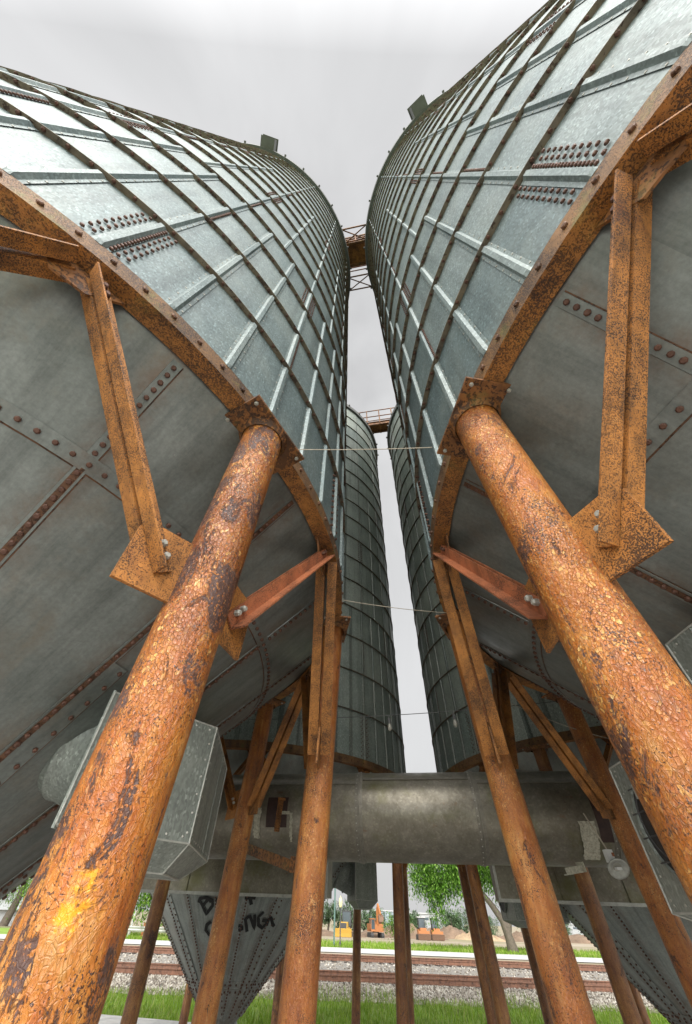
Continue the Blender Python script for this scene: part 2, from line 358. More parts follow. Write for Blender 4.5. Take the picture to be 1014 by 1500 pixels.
# ------------------------------------------------------------------ grain silo
RS = 1.6765*H; ZR = CZ+H; TH = .4*H; NT = 17; ZT = ZR+NT*TH; ZA = CZ-.68*H
kcone = RS/(ZR-ZA)
def cone_r(z): return kcone*(z-ZA)
silo = empty('grain_silo', (0, 0, 0), 'tmp', 'grain silo', 'bolted steel grain silos on legs')

# wall: ribbed bolted sheets
def rib_angles(t):
    lap = -48.5+(18 if t % 2 else 0)
    if t < 4: return [(-48.5+6*k, ) for k in range(60)], lap
    if t < 10: return [(-48.5+9*k, ) for k in range(40)], lap
    return [(-48.5+18*k, ) for k in range(20)], lap
b = MB(); rnd = random.Random(3)
for t in range(NT):
    z0 = ZR+t*TH; z1 = z0+TH
    angs, lap = rib_angles(t)
    for pnl in range(10):
        a0 = lap+36*pnl; c = rnd.random()
        rows = []
        for z in (z0, z1): rows.append([pol(RS, a0+3*k, z) for k in range(13)])
        b.quadstrip(rows, 'galv', False, True, c)
    for (a,) in angs:
        c = rnd.random(); islap = abs(((a-lap+18) % 36)-18) < .1
        wd, hh = (.021, .020) if t < 4 else ((.017, .017) if t < 10 else (.014, .014))
        wa = math.degrees(wd/RS); wt = wa*.5
        prof = [(-wa*1.75, .002), (-wa, .003), (-wt, hh), (wt, hh), (wa, .003), (wa*1.75, .002)]
        rows = []
        for z, k in ((z0+.004, .6), (z0+.022, 1), (z1-.03, 1), (z1-.008, .5)):
            rows.append([pol(RS+.002+e*k, a+d, z) for d, e in prof])
        b.quadstrip(rows, 'rib', False, False, c)
        if islap and t < 12:
            nb = int(TH/.034)
            cols = (wa*1.4,) if t % 3 else (wa*1.4, wa*2.7, wa*4, -wa*2.4, -wa*3.7)
            for dd in cols:
                for i in range(nb):
                    if abs(dd) > wa*2 and (i+int(abs(dd)*9)) % 2: continue
                    b.bolt(pol(RS+.004, a+dd, z0+.05+(TH-.1)*i/(nb-1)), pol(1, a, 0), 'bolt', .009, .010, 5)
        elif t < 3:
            for dd in (-wa*1.5, wa*1.5):
                for i in range(6): b.bolt(pol(RS+.004, a+dd, z0+.07+(TH-.14)*i/5), pol(1, a, 0), 'bolt_pale', .006, .003, 4)
b.build('wall', silo)
# flange ring between sheet tiers, its bolt heads pointing down
b = MB(); rows = []
N = 144
for rad, z in ((RS-.002, .0), (RS+.030, .0), (RS+.030, .005), (RS-.002, .006)): rows.append([pol(rad, 360*k/N, z) for k in range(N)])
b.quadstrip(rows+[rows[0]], 'flange', True, False)
for k in range(180):
    b.bolt(pol(RS+.017, 2*k+.5, 0), (0, 0, -1), 'bolt', .010, .010, 6)
fl = b.build('flange_ring', silo); fl.location.z = ZR+TH
for t in range(2, NT):
    o = fl.copy(); COL.objects.link(o); o.location.z = ZR+t*TH
# eave and roof
b = MB(); rows = []
for rad, z in ((RS-.01, ZT-.02), (RS+.075, ZT-.03), (RS+.085, ZT+.13), (RS-.02, ZT+.17), (RS-.1, ZT+.14)): rows.append([pol(rad, 360*k/N, z) for k in range(N)])
b.quadstrip(rows, 'eave', True, False)
for k in range(36): b.box(pol(RS+.10, 10*k+3, ZT+.10), (.05, .04, .07), 'eave', Matrix.Rotation(R_(10*k+3), 3, 'Z'))
b.build('eave_ring', silo)
b = MB(); rows = [[pol(RS-.02, 6*k, ZT+.165) for k in range(60)], [pol(.35, 6*k, ZT+1.35) for k in range(60)], [pol(.05, 6*k, ZT+1.40) for k in range(60)]]
b.quadstrip(rows, 'galv', True, False)
for k in range(30): b.tube([pol(RS-.03, 12*k, ZT+.19), pol(.4, 12*k, ZT+1.36)], .02, 'rib', 4)
b.build('roof', silo)
# ring beam
b = MB(); rows = []
zb = ZR-.056*H
for rad, z in ((RS+.004, ZR+.008), (RS+.013, ZR+.008), (RS+.013, zb-.002), (RS-.078, zb-.002), (RS-.078, zb+.008), (RS+.003, zb+.008), (RS+.003, ZR+.008)):
    rows.append([pol(rad, 360*k/N, z) for k in range(N)])
b.quadstrip(rows[:3], 'ring', True, False); b.quadstrip(rows[2:], 'ring_low', True, False)
for k in range(144): b.bolt(pol(RS+.013, 2.5*k+.6, ZR-.045), pol(1, 2.5*k+.6, 0), 'seam_rust', .012, .011, 6)
rows = [[pol(RS+.003, 360*k/N, z) for k in range(N)] for z in (zb, ZR)]
b.quadstrip(rows, 'ring', True, True)
for k in range(10):   # plates under the ring where the braces meet
    a = -11.8+36*k; tx = V((-math.sin(R_(a)), math.cos(R_(a)), 0)); c0 = pol(1.635*H, a, zb-.004)
    b.prism([c0-tx*.15, c0+tx*.15, c0+tx*.06-V((0, 0, .13)), c0-tx*.06-V((0, 0, .13))], pol(.010, a, 0), 'rust_dark')
b.build('ring_beam', silo)
# hopper cone
def set_cone(za):
    global ZA, kcone, cn
    ZA = CZ+za*H; kcone = RS/(ZR-ZA); cn = V((1, 0, -kcone)).normalized()
set_cone(-.68)
def cpt(a, z, off=0, tang=0):
    q = V((cone_r(z)+cn.x*off, tang, z+cn.z*off)); return Matrix.Rotation(R_(a), 3, 'Z')@q
def cnr(a): return Matrix.Rotation(R_(a), 3, 'Z')@cn
def seam(z_hi, z_lo, two, rusty):
    b = MB(); w0, w1 = -.024, (.024 if not two else .105)
    m = 'seam_rust' if rusty else 'seam_grey'
    rows = []
    for i in range(9):
        z = z_hi+(z_lo-z_hi)*i/8
        rows.append([cpt(0, z, .001, w0), cpt(0, z, .005, w0+.001), cpt(0, z, .005, w1-.001), cpt(0, z, .001, w1)])
    b.quadstrip(rows, 'hopper', False, False); b.quadstrip([[q[3], q[3]+V((0, .005, 0))] for q in rows], 'seam_rust', False, False)
    if rusty: b.quadstrip([[cpt(0, z_hi+(z_lo-z_hi)*i/8, .0065, -.013), cpt(0, z_hi+(z_lo-z_hi)*i/8, .0065, .014)] for i in range(9)], 'seam_rust', False, False)
    L_ = (z_hi-z_lo)/cn.x; nb = max(2, int(L_/.042))
    for i in range(nb):
        z = z_hi-.02+(z_lo-z_hi+.04)*(i/(nb-1))+random.uniform(-.002, .002)
        b.bolt(cpt(0, z, .005, 0), cn, 'bolt', random.uniform(.0105, .0125), random.uniform(.010, .014), 7)
        if two and i % 2 == 0: b.bolt(cpt(0, z, .005, .085), cn, 'bolt', .011, .011, 6)
    return b
def build_hopper(silo, zlow):
    b = MB(); zs = [ZR-.03, CZ+.85*H, CZ+.71*H, CZ+.4*H, CZ+.1*H, CZ-.2*H, CZ-.38*H, CZ+zlow*H]
    rows = [[pol(cone_r(z), 3*k, z) for k in range(120)] for z in zs]
    b.quadstrip(rows, 'hopper', True, True)
    zo = zs[-1]; b.quadstrip([[pol(q, 12*k, z) for k in range(30)] for q, z in ((cone_r(zo), zo), (cone_r(zo)+.015, zo-.02), (cone_r(zo)+.015, zo-.12), (.02, zo-.14))], 'hopper', True, False)
    b.quadstrip([[pol(RS-.002, 3*k, z) for k in range(120)] for z in (ZR-.082, ZR+.01)], 'hopper', True, True)
    hop = b.build('hopper', silo)
    protos = {'a': seam(ZR-.10, CZ+.72*H, False, False), 'b': seam(CZ+.70*H, zo+.05, False, True), 'c': seam(ZR-.10, CZ+.46*H, False, True), 'd': seam(CZ+.46*H, zo+.05, True, True)}
    protos = {k: v.build('seam_strip', hop) for k, v in protos.items()}
    first = set()
    for k in range(20):
        for key in (('a', 'b') if k % 2 == 0 else ('c', 'd')):
            o = protos[key]
            if key in first: o = o.copy(); COL.objects.link(o)
            first.add(key); o.rotation_euler.z = R_(-5+18*k)
    def hoop(z, n, rusty):
        b = MB(); dz = .035*cn.x
        b.quadstrip([[cpt(3*k, zz, off) for k in range(120)] for zz, off in ((z+dz, .001), (z+dz, .007), (z-dz, .007), (z-dz, .001))], 'seam_rust' if rusty else 'hopper', True, False)
        b.quadstrip([[cpt(3*k, zz, .0015) for k in range(120)] for zz in (z-dz, z-dz-.005)], 'seam_rust', True, False)
        for k in range(n): b.bolt(cpt(360*k/n, z, .007), cnr(360*k/n), 'bolt', .0115, .013, 7)
        return b.build('seam_hoop', hop)
    hoop(CZ+.71*H, 230, False); hoop(CZ-.40*H, 48, True); hoop(CZ-.44*H, 44, True)
    return hop
hop = build_hopper(silo, -.535)

# legs with cap plate and gussets, then braces
RL = 1.655*H; rleg = .0455*H
def leg_mesh(rleg=rleg):
    b = MB(); n = 40; zs = [0]+[.15*k for k in range(1, 20)]+[zb-.012]
    b.quadstrip([[V((RL+rleg*math.cos(2*math.pi*k/n), rleg*math.sin(2*math.pi*k/n), z)) for k in range(n)] for z in zs], 'leg_far', True, True)
    return b
leg = leg_mesh().build('leg', silo)
tmpo = [leg_mesh(q*H).build('tmp') for q in (.0485, .0555)]; leg_data = [q.data for q in tmpo]
for q in tmpo: bpy.data.objects.remove(q)
b = MB(); b.box((RL-.005, 0, zb-.008), (.25, .38, .012), 'rust_dark')
for y in (-.165, .165):
    for x in (-.08, .09): b.bolt((RL+x, y, zb-.014), (0, 0, -1), 'bolt_pale', .010, .010)
b.quadstrip([[V((RL+q*math.cos(2*math.pi*k/20), q*math.sin(2*math.pi*k/20), z)) for k in range(20)] for q, z in ((rleg*1.27+.002, zb-.04), (rleg*1.27+.022, zb-.014))], 'rust_dark', True)
b.build('cap_plate', leg)
b = MB(); b.box((RL, 0, .008), (.30, .30, .016), 'rust_dark')
for x in (-.12, .12):
    for y in (-.12, .12): b.bolt((RL+x, y, .016), (0, 0, 1), 'bolt', .016, .02)
b.build('base_plate', leg)
Pm = {s: V((RL*math.cos(R_(18)), s*RL*math.sin(R_(18)), 0)) for s in (-1, 1)}
for s in (-1, 1):
    P0 = V((RL, 0, 0)); d = (Pm[s]-P0).normalized(); n = V((-d.y, d.x, 0))*(1 if s > 0 else -1)
    def q(h, z, o=0): return P0+d*h*H+V((0, 0, CZ+z*H))+n*o
    b = MB(); b.prism([q(.038, .485, -.006), q(.038, .355, -.006), q(.152, .348, -.006), q(.154, .455, -.006), q(.135, .475, -.006)], n*.012, 'rust')
    for o in (-.010, .010): b.tube([q(.043, .487, o), q(.043, .353, o)], .007, 'rust', 6)
    b.build('gusset', leg)
    A = q(.085, .395); B = q(.492, .925); a = (B-A).normalized(); sd_ = n.cross(a).normalized()
    if sd_.z < 0: sd_ = -sd_
    b = MB(); wl, th = .057, .007
    for o in (-1, 1):
        sec = [(0, 0), (0, 1), (th, 1), (th, th/wl), (wl, th/wl), (wl, 0)]
        A2 = A+n*o*.009; e0 = A2-sd_*wl*.5
        poly = [e0+n*o*x+sd_*(y*wl) for x, y in sec]
        b.prism(poly, B-A, 'rust')
    for t_ in (.045, .085):
        for o in (-1, 1): b.bolt(A+a*t_+n*o*.0163+sd_*.012, n*o, 'bolt_pale', .012, .020)
    for t_ in (.04, .08):
        for o in (-1, 1): b.bolt(B-a*t_+n*o*.0163+sd_*.012, n*o, 'bolt', .012, .016)
    br = b.build('brace', silo)
    if s == -1: brm = br
    else: brp = br
kids_index()
# the legs lean slightly: their feet stand a little nearer the silo axis than their heads
for me_ in [o.data for o in [leg, brm, brp]+KIDS[leg.name]]+leg_data:
    for v_ in me_.vertices: v_.co.x -= .046*max(0, zb-v_.co.z)
def copy_into(src, parent):
    c = src.copy(); COL.objects.link(c); c.parent = parent
    for ch in KIDS.get(src.name, []):
        d = ch.copy(); COL.objects.link(d); d.parent = c
    return c
leg0 = 6.2
for src in (leg, brm, brp): src.rotation_euler.z = R_(leg0)
for k in range(1, 10):
    for src in (leg, brm, brp):
        c = copy_into(src, silo); c.rotation_euler.z = R_(leg0+36*k)
b = MB(); bx_a = 0
b.box(pol(RS+.13, -52, ZT+.22), (.30, .34, .42), 'eave', Matrix.Rotation(R_(-52), 3, 'Z')); b.box(pol(RS+.13, -52, ZT+.44), (.36, .40, .02), 'eave', Matrix.Rotation(R_(-52), 3, 'Z'))
hood = b.build('roof_vent', silo)

CEN = {'L': (-1.6401, 1.4014), 'R': (2.0144, .6502), 'LF': (-.745, 5.1406), 'RF': (2.850, 4.2320)}
LAB = {'L': 'large near silo at left, bluish ribbed sheets above a rusty ring and heavily flaking leg',
       'R': 'large near silo at right, bluish ribbed sheets above a rusty ring and orange leg',
       'LF': 'far silo behind the round duct with black graffiti on its hopper',
       'RF': 'far silo behind the round duct, streaked dark sheets, right of the sky gap'}
silos = {}
kids_index()
for k in ('R', 'LF', 'RF'): silos[k] = copy_tree(silo)
silos['L'] = silo
kids_index()
for k, o in silos.items():
    o.location = (CEN[k][0]*H, CEN[k][1]*H, 0); o['label'] = LAB[k]
    if k == 'L': o.rotation_euler.z = R_(-1.0)
    for c in KIDS.get(o.name, []):
        if c.name.startswith('hopper'): c.rotation_euler.z = R_({'L': 1.5, 'R': 22}.get(k, 0))
    for c in KIDS.get(o.name, []):
        base = c.name.split('.')[0]
        if base == 'roof_vent': c.rotation_euler.z = R_({'L': -24, 'R': -76, 'LF': 150, 'RF': 60}[k])
        if base == 'leg':
            an = round(math.degrees(c.rotation_euler.z)-leg0) % 360
            mt = 'leg_far'
            if k == 'L': mt = {324: 'leg_near_yellow', 0: 'leg_mid', 36: 'leg_mid'}.get(an, 'leg_far')
            if k == 'R': mt = {180: 'leg_near', 144: 'leg_mid', 108: 'leg_mid'}.get(an, 'leg_far')
            if mt.startswith('leg_near'): c.data = leg_data[1]
            elif mt == 'leg_mid': c.data = leg_data[0]
            c.material_slots[0].link = 'OBJECT'; c.material_slots[0].material = M[mt]
            if mt.startswith('leg_near'): c['label'] = 'thick foreground leg with cracked flaking orange paint'
        if k == 'R' and base in ('leg', 'brace') and round(math.degrees(c.rotation_euler.z)-leg0) % 360 == 108: c.rotation_euler.z -= R_(2.4)
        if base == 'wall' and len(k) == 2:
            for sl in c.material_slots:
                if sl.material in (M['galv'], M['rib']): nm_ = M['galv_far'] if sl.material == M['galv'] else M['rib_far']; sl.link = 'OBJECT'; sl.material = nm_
        if base == 'brace' and k in 'LR':
            an = round(math.degrees(c.rotation_euler.z)-leg0) % 360
            if (k == 'L' and an == 324 and c.data == brp.data) or (k == 'R' and an == 180 and c.data == brm.data):
                c.material_slots[0].link = 'OBJECT'; c.material_slots[0].material = M['rust_red']; c['label'] = 'redder brace with pale bolts'

# the far hoppers are paler and run a little steeper
set_cone(-.76)
hopF = build_hopper(None, -.62)
for k in ('LF', 'RF'):
    old = [c for c in KIDS[silos[k].name] if c.name.startswith('hopper')][0]
    for c in KIDS.get(old.name, []): bpy.data.objects.remove(c)
    KIDS[silos[k].name].remove(old); bpy.data.objects.remove(old)
kids_index()
for k in ('LF', 'RF'):
    h_ = hopF if k == 'LF' else copy_tree(hopF); h_.parent = silos[k]
    h_.location.x = -.036*H if k == 'LF' else 0
kids_index()
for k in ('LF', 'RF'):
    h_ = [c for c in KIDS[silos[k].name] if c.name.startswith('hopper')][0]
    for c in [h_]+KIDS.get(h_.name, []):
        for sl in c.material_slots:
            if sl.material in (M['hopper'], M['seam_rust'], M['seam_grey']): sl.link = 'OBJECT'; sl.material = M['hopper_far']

# graffiti sprayed on the hopper of the far left silo
ST = [[(-105.87, 0.056), (-104.84, 0.081), (-100.34, 0.087), (-97.07, 0.075), (-96.81, 0.044), (-101.4, -0.009), (-104.95, 0.072)], [(-103.39, 0.039), (-99.38, 0.08), (-97.78, 0.062)], [(-94.13, 0.088), (-93.72, 0.027)], [(-94.12, 0.076), (-91.55, 0.08)], [(-93.76, 0.051), (-91.46, 0.058)], [(-75.35, 0.1), (-73.55, 0.057)], [(-78.25, 0.095), (-72.0, 0.097)], [(-98.2, -0.048), (-101.53, -0.067), (-102.7, -0.098), (-100.31, -0.121), (-95.56, -0.124), (-94.72, -0.095), (-97.16, -0.09)], [(-79.06, -0.065), (-76.79, -0.065), (-75.92, -0.083), (-78.5, -0.09)], [(-71.88, -0.097), (-75.16, -0.027), (-72.89, -0.005), (-66.8, -0.081), (-69.89, 0.003)], [(-64.36, 0.02), (-66.8, -0.012), (-65.05, -0.055), (-61.31, -0.073), (-59.27, -0.047), (-60.23, -0.029), (-63.39, -0.03)], [(-58.6, -0.06), (-59.02, -0.028), (-57.99, -0.009), (-54.6, -0.046), (-52.22, -0.062)]]
hopLF = [c for c in KIDS[silos['LF'].name] if c.name.startswith('hopper')][0]
for grp in ((0, 1), (2, 3, 4), (5, 6), (7,), (8,), (9,), (10,), (11,)):
    b = MB()
    for gi, st in enumerate([ST[q] for q in grp]):
        lf = .011+.0012*gi; rows = []; pts = []
        for (a0, z0), (a1, z1) in zip(st, st[1:]):
            pts += [(a0+(a1-a0)*i/4, CZ+(z0+(z1-z0)*i/4)*H) for i in range(4)]
        pts.append((st[-1][0], CZ+st[-1][1]*H))
        P = [cpt(a, z, lf) for a, z in pts]
        for i, q in enumerate(P):
            dd = (P[min(i+1, len(P)-1)]-P[max(i-1, 0)]).normalized(); sd2 = cnr(pts[i][0]).cross(dd).normalized()*random.uniform(.019, .024)
            rows.append([q-sd2, q+sd2])
        b.quadstrip(rows, 'spray', False, False)
    b.build('graffiti_letter', hopLF, label='black spray painted letter')

# ------------------------------------------------------------------ fan transition boxes on the hoppers
def fan_box(parent, P, z0, z1, drop, neck):
    """P: plan polygon relative to the silo centre (H units); walls, edge flanges, tapered underside, round neck"""
    b = MB(); n = len(P); c = V((sum(q[0] for q in P)/n, sum(q[1] for q in P)/n))
    def w(q, z): return V((q[0]*H, q[1]*H, CZ+z*H))
    for i in range(n):
        a, d = P[i], P[(i+1) % n]
        b.add([w(a, z0), w(d, z0), w(d, z1), w(a, z1)], [(0, 1, 2, 3)], 'panel')
    low = [(c.x+(q[0]-c.x)*.55, c.y+(q[1]-c.y)*.55) for q in P]
    for i in range(n):
        j = (i+1) % n
        b.add([w(P[j], z0), w(P[i], z0), w(low[i], z0-drop), w(low[j], z0-drop)], [(0, 1, 2, 3)], 'panel')
    b.add([w(q, z0-drop) for q in low], [tuple(range(n))[::-1]], 'panel'); b.add([w(q, z1) for q in P], [tuple(range(n))], 'panel')
    o = b.build('air_box', parent)
    e = MB()
    for i in range(n):
        j = (i+1) % n
        for z in (z0, z1): e.tube([w(P[i], z), w(P[j], z)], .004, 'panel_edge', 6)
        e.tube([w(P[i], z0), w(P[i], z1)], .0045, 'panel_edge', 6)
        e.tube([w(P[i], z0), w(low[i], z0-drop)], .004, 'panel_edge', 6)
        e.tube([w(low[i], z0-drop), w(low[j], z0-drop)], .005, 'panel_edge', 6)
    for i in range(n):
        j = (i+1) % n; A_, B_ = V(P[i]), V(P[j]); ln_ = (B_-A_).length*H; out_ = ((A_+B_)/2-c).normalized(); o3 = V((out_.x, out_.y, 0))
        for q in range(int(ln_/.07)):
            m_ = A_+(B_-A_)*(q+.5)/int(ln_/.07)
            for z in (z0+.012, z1-.012): e.bolt(w(m_, z)+o3*.001, o3, 'bolt_pale', .005, .003, 5)
        for q in range(int((z1-z0)*H/.07)):
            for t_ in (.04, .96): e.bolt(w(A_+(B_-A_)*t_, z0+(q+.5)*.07/H)+o3*.001, o3, 'bolt_pale', .005, .003, 5)
        if ln_ > .3: e.tube([w(A_+(B_-A_)*.62, z0)+o3*.001, w(A_+(B_-A_)*.62, z1)+o3*.001], .0035, 'panel', 4)
    e.build('edge_flange', o)
    if neck:
        (ax, ay, az), (bx, by, bz), rr = neck
        k = MB(); A, B = w((ax, ay), az), w((bx, by), bz); x, y, d = frame(B-A)
        rws = []
        for t_, g in ((0, 1), (.32, 1), (.33, 1.05), (.37, 1.05), (.38, 1), (.7, 1), (.71, 1.03), (.74, 1.03), (.75, 1), (1, 1)):
            q = A+(B-A)*t_; rws.append([q+(x*math.cos(2*math.pi*m/36)+y*math.sin(2*math.pi*m/36))*rr*H*g for m in range(36)])
        k.quadstrip(rws, 'panel', True, True); k.build('neck', o)
    return o
for k in ('L', 'LF'):
    o = fan_box(silos[k], [(1.075, -.401), (1.30, -.161), (1.254, .30), (1.03, .06)], .119, .393, .055, ((1.09, -.13, .27), (.87, -.15, .35), .135))
    rim = MB(); 
    P1, P2 = V((1.075*H, -.401*H, 0)), V((1.03*H, .06*H, 0))
    d = (P2-P1).normalized(); nrm = V((d.y, -d.x, 0)); nrm = -nrm if nrm.x > 0 else nrm
    c0 = P1+d*.0+V((0, 0, CZ+.112*H)); c1 = P2+d*.02+V((0, 0, CZ+.112*H)); hh = V((0, 0, .286*H))
    rim.prism([c0, c1, c1+hh, c0+hh], nrm*.010, 'panel'); rim.build('mounting_flange', o)
    if k == 'L': o.rotation_euler.z = R_(1.4)
for k in ('R', 'RF'):
    o = fan_box(silos[k], [(-1.249, -.10), (-1.249, .10), (-.95, .10), (-.95, -.10)], .2, .45, .05, None)
    o2 = fan_box(silos[k], [(-1.235, .12), (-1.19, .57), (-.80, .57), (-.80, .12)], .03, .32, .04, None)
    c = V((-1.208*H, .415*H, CZ+.18*H)); ax = V((-.9946, .1036, 0)).normalized(); x, y, d = frame(ax)
    b = MB(); ring = lambda rr, off: [c+ax*off+(x*math.cos(2*math.pi*m/48)+y*math.sin(2*math.pi*m/48))*rr for m in range(48)]
    b.quadstrip([ring(.180, .002), ring(.180, .02), ring(.175, .023), ring(.172, .006)], 'panel', True, False)
    b.add(ring(.173, .012), [tuple(range(48))], 'black')
    for q in (-.12, -.04, .04, .12): b.tube([c+ax*.035+y*q+x*(math.sqrt(.17**2-q*q)), c+ax*.035+y*q-x*(math.sqrt(.17**2-q*q))], .003, 'dgrey', 4)
    b.tube(ring(.12, .036)+[ring(.12, .036)[0]], .003, 'dgrey', 4)
    b.box(c+ax*.04+V((0, 0, .10)), (.03, .09, .05), 'panel_edge', Matrix.Rotation(R_(-5), 3, 'Z'))
    b.build('fan_inlet', o2)

# ------------------------------------------------------------------ ducts
U = V((.9795, -.2013, 0)); VV = V((.2013, .9795, 0))
duct = empty('round_duct', W(.42, 2.9, -CZ/H), 'long round sheet metal duct, brown stained, crossing between the near and far silos', 'air duct')
b = MB(); A = V((-3.4*H, .70*H, CZ+.452*H)); 
def dp(s_, ang, rad): # along, angle, radius -> local
    return V((0, 0, CZ+.452*H))+U*s_*H+(VV*math.cos(ang)+V((0, 0, 1))*math.sin(ang))*rad
RD = .222*H
SA, SB = -3.2, 1.75
ss = [SA, -2.2, -1.19, -.17, .52, 1.2, SB]
for i in range(len(ss)-1):
    b.quadstrip([[dp(s_, 2*math.pi*k/64, RD) for k in range(64)] for s_ in (ss[i], ss[i+1])], 'duct', True, True)
for s_ in (SA, SB): b.add([dp(s_, 2*math.pi*k/64, RD) for k in range(64)], [tuple(range(64))], 'duct')
sh = b.build('duct_shell', duct)
for s_ in ss[1:-1]:
    b = MB(); b.quadstrip([[dp(s_+o, 2*math.pi*k/64, RD+g) for k in range(64)] for o, g in ((-.022, .001), (-.022, .005), (-.004, .006), (-.003, .014), (.003, .014), (.004, .006), (.022, .005), (.022, .001))], 'duct_pale', True, False)
    for k in range(40): b.bolt(dp(s_-.014, 2*math.pi*k/40, RD+.005), dp(s_, 2*math.pi*k/40, 1)-dp(s_, 2*math.pi*k/40, 0), 'bolt_pale', .006, .004, 5)
    b.build('joint_band', duct)
b = MB()
for i in range(len(ss)-1):
    an = R_(180-38-(i % 2)*8)
    b.quadstrip([[dp(s_, an+e, RD+g) for e, g in ((-.05, .001), (-.05, .004), (.05, .004), (.05, .009), (.058, .009), (.058, .001))] for s_ in (ss[i]+.023, ss[i+1]-.023)], 'duct_pale', False, False)
b.build('long_seam', duct)
# remains of sealant around old openings
def patch(s0, s1, a0, a1, m, lift, nm='sealant_patch'):
    b = MB()
    rows = [[dp(s0+(s1-s0)*i/10, R_(180-(a0+(a1-a0)*j/14)), RD+lift+(random.uniform(0, .008) if m == 'foam' else 0))+U*(random.uniform(-.008, .008) if i in (0, 10) and m == 'foam' else 0) for i in range(11)] for j in range(15)]
    b.quadstrip(rows, m, False, False); b.build(nm, duct)
patch(-.81, -.77, -38, 0, 'foam', .004); patch(-.735, -.605, -24, 14, 'rust_plate', .003, 'patch_plate')
patch(-.585, -.570, -42, -6, 'foam', .006); patch(-.64, -.587, -8, -4, 'foam', .007); patch(1.02, 1.10, -62, -14, 'foam', .006); patch(1.115, 1.19, -38, 20, 'rust_plate', .003, 'patch_plate')

def trough(x, y, z0, h, dpt, ln, label):
    """rectangular duct, x,y = left front end"""
    o = empty('rectangular_duct', V((x*H, y*H, CZ+z0*H)), label, 'air duct', 'rectangular ducts under the round duct')
    b = MB(); c = U*(ln*H/2)+VV*(dpt*H/2)+V((0, 0, h*H/2)); rot = Matrix.Rotation(math.atan2(U.y, U.x), 3, 'Z')
    b.box(c, (ln*H, dpt*H, h*H), 'duct', rot); b.build('duct_shell', o)
    b = MB()
    for zz in (0, h*H): 
        b.box(U*(ln*H/2)-VV*.012+V((0, 0, zz)), (ln*H+.03, .02, .03), 'panel_edge', rot)
    for q in (0, ln*H): b.box(U*q-VV*.014+V((0, 0, h*H/2)), (.03, .018, h*H-.03), 'panel_edge', rot)
    k = 1
    while k*.7 < ln*H: b.box(U*k*.7-VV*.006+V((0, 0, h*H/2)), (.012, .012, h*H-.032), 'duct', rot); k += 1
    b.build('edge_flange', o)
    return o
trough(-1.42, 4.06, .098, .26, .22, 1.50, 'long dark rectangular duct below the round duct above the graffiti hopper')
trough(1.235, 3.55, .115, .26, .22, 1.8, 'long dark rectangular duct below the round duct at the right')

# loose steel pieces by the duct
def strip_thing(name, label, pts, wd, th, m, group=None, end=None):
    o = empty(name, V(pts[0]), label, 'steel bracket', group); b = MB()
    A, B = V((0, 0, 0)), V(pts[1])-V(pts[0]); d = (B-A).normalized(); x, y, _ = frame(d)
    b.prism([A, A+x*wd, A+x*wd+y*th, A+x*th+y*th, A+x*th+y*wd, A+y*wd], B-A, m)
    c = MB(); c.prism([B-x*.02, B+x*(wd+.03), B+x*(wd+.03)+d*.006, B-x*.02+d*.006], y*(wd+.02), m); b.build('steel_angle', o); c.build('end_plate', o)
    return o
strip_thing('steel_bracket', 'short rusty angle iron sloping between two legs below the round duct', (W(-.335, 2.22, .185), W(-.115, 1.95, .115)), .06, .007, 'rust_dark')
strip_thing('steel_bracket', 'upright rusty angle iron standing against the round duct beside pale sealant', (W(-.275, 2.74, .33), W(-.27, 2.74, .48)), .05, .007, 'rust')
strip_thing('steel_bracket', 'short pale angle iron stub beneath the right end of the round duct', (W(1.20, 2.42, .175), W(1.30, 2.44, .19)), .045, .007, 'foam')

# floodlight hung by the right end of the duct
fl_ = empty('floodlight', W(1.285, 2.13, .185), 'small round grey floodlight hanging by a cord at the right end of the round duct', 'floodlight')
ax = V((-.15, -.72, -.68)).normalized(); x, y, d = frame(ax)
b = MB(); rg = lambda rr, off: [ax*off+(x*math.cos(2*math.pi*m/28)+y*math.sin(2*math.pi*m/28))*rr for m in range(28)]
b.quadstrip([rg(.025, -.08), rg(.05, -.05), rg(.085, .0), rg(.10, .01), rg(.10, .02), rg(.082, .012), rg(.04, -.01)], 'panel_edge', True, True); b.build('reflector', fl_)
b = MB(); b.add(rg(.041, -.008), [tuple(range(28))], 'glass'); b.box(ax*.012, (.05, .05, .02), 'white'); b.build('lens', fl_)
b = MB(); b.box(V((-.03, .02, .09)), (.07, .06, .10), 'white'); b.box(V((-.005, -.015, .10)), (.02, .012, .03), 'rust_red'); b.build('junction_box', fl_)
b = MB(); b.tube([V((-.03, .02, .14)), V((-.06, .03, .25)), V((-.12, .05, .45))], .007, 'cable', 6); b.build('cord', fl_); fl_.scale = (.72, .72, .72)

# ------------------------------------------------------------------ string light cables
def cable(A, B, sag, m, label, bulbs=(), rad=.0045):
    o = empty('light_cable', A, label, 'cable', 'cables strung between the silos')
    D = B-A; pts = [D*(i/16)-V((0, 0, 1))*sag*4*(i/16)*(1-i/16) for i in range(17)]
    b = MB(); b.tube(pts, rad, m, 6); b.build('wire', o)
    for t_ in bulbs:
        q = D*t_-V((0, 0, 1))*sag*4*t_*(1-t_); b = MB()
        b.tube([q, q-V((0, 0, .035))], .006, 'cable_dark', 6); b.tube([q-V((0, 0, .03)), q-V((0, 0, .085))], .014, 'cable_dark', 8)
        s_ = b.build('bulb_socket', o); b = MB()
        b.tube([q-V((0, 0, z)) for z in (.083, .095, .115, .135, .15, .158)], [.010, .015, .021, .022, .015, .004], 'glass', 12); b.build('light_bulb', s_)
    return o
cable(W(-.145, .587, .945), W(.27, .56, .945), .01, 'cable', 'topmost pale cable strung between the two near silo rings at their leg caps', rad=.0024)
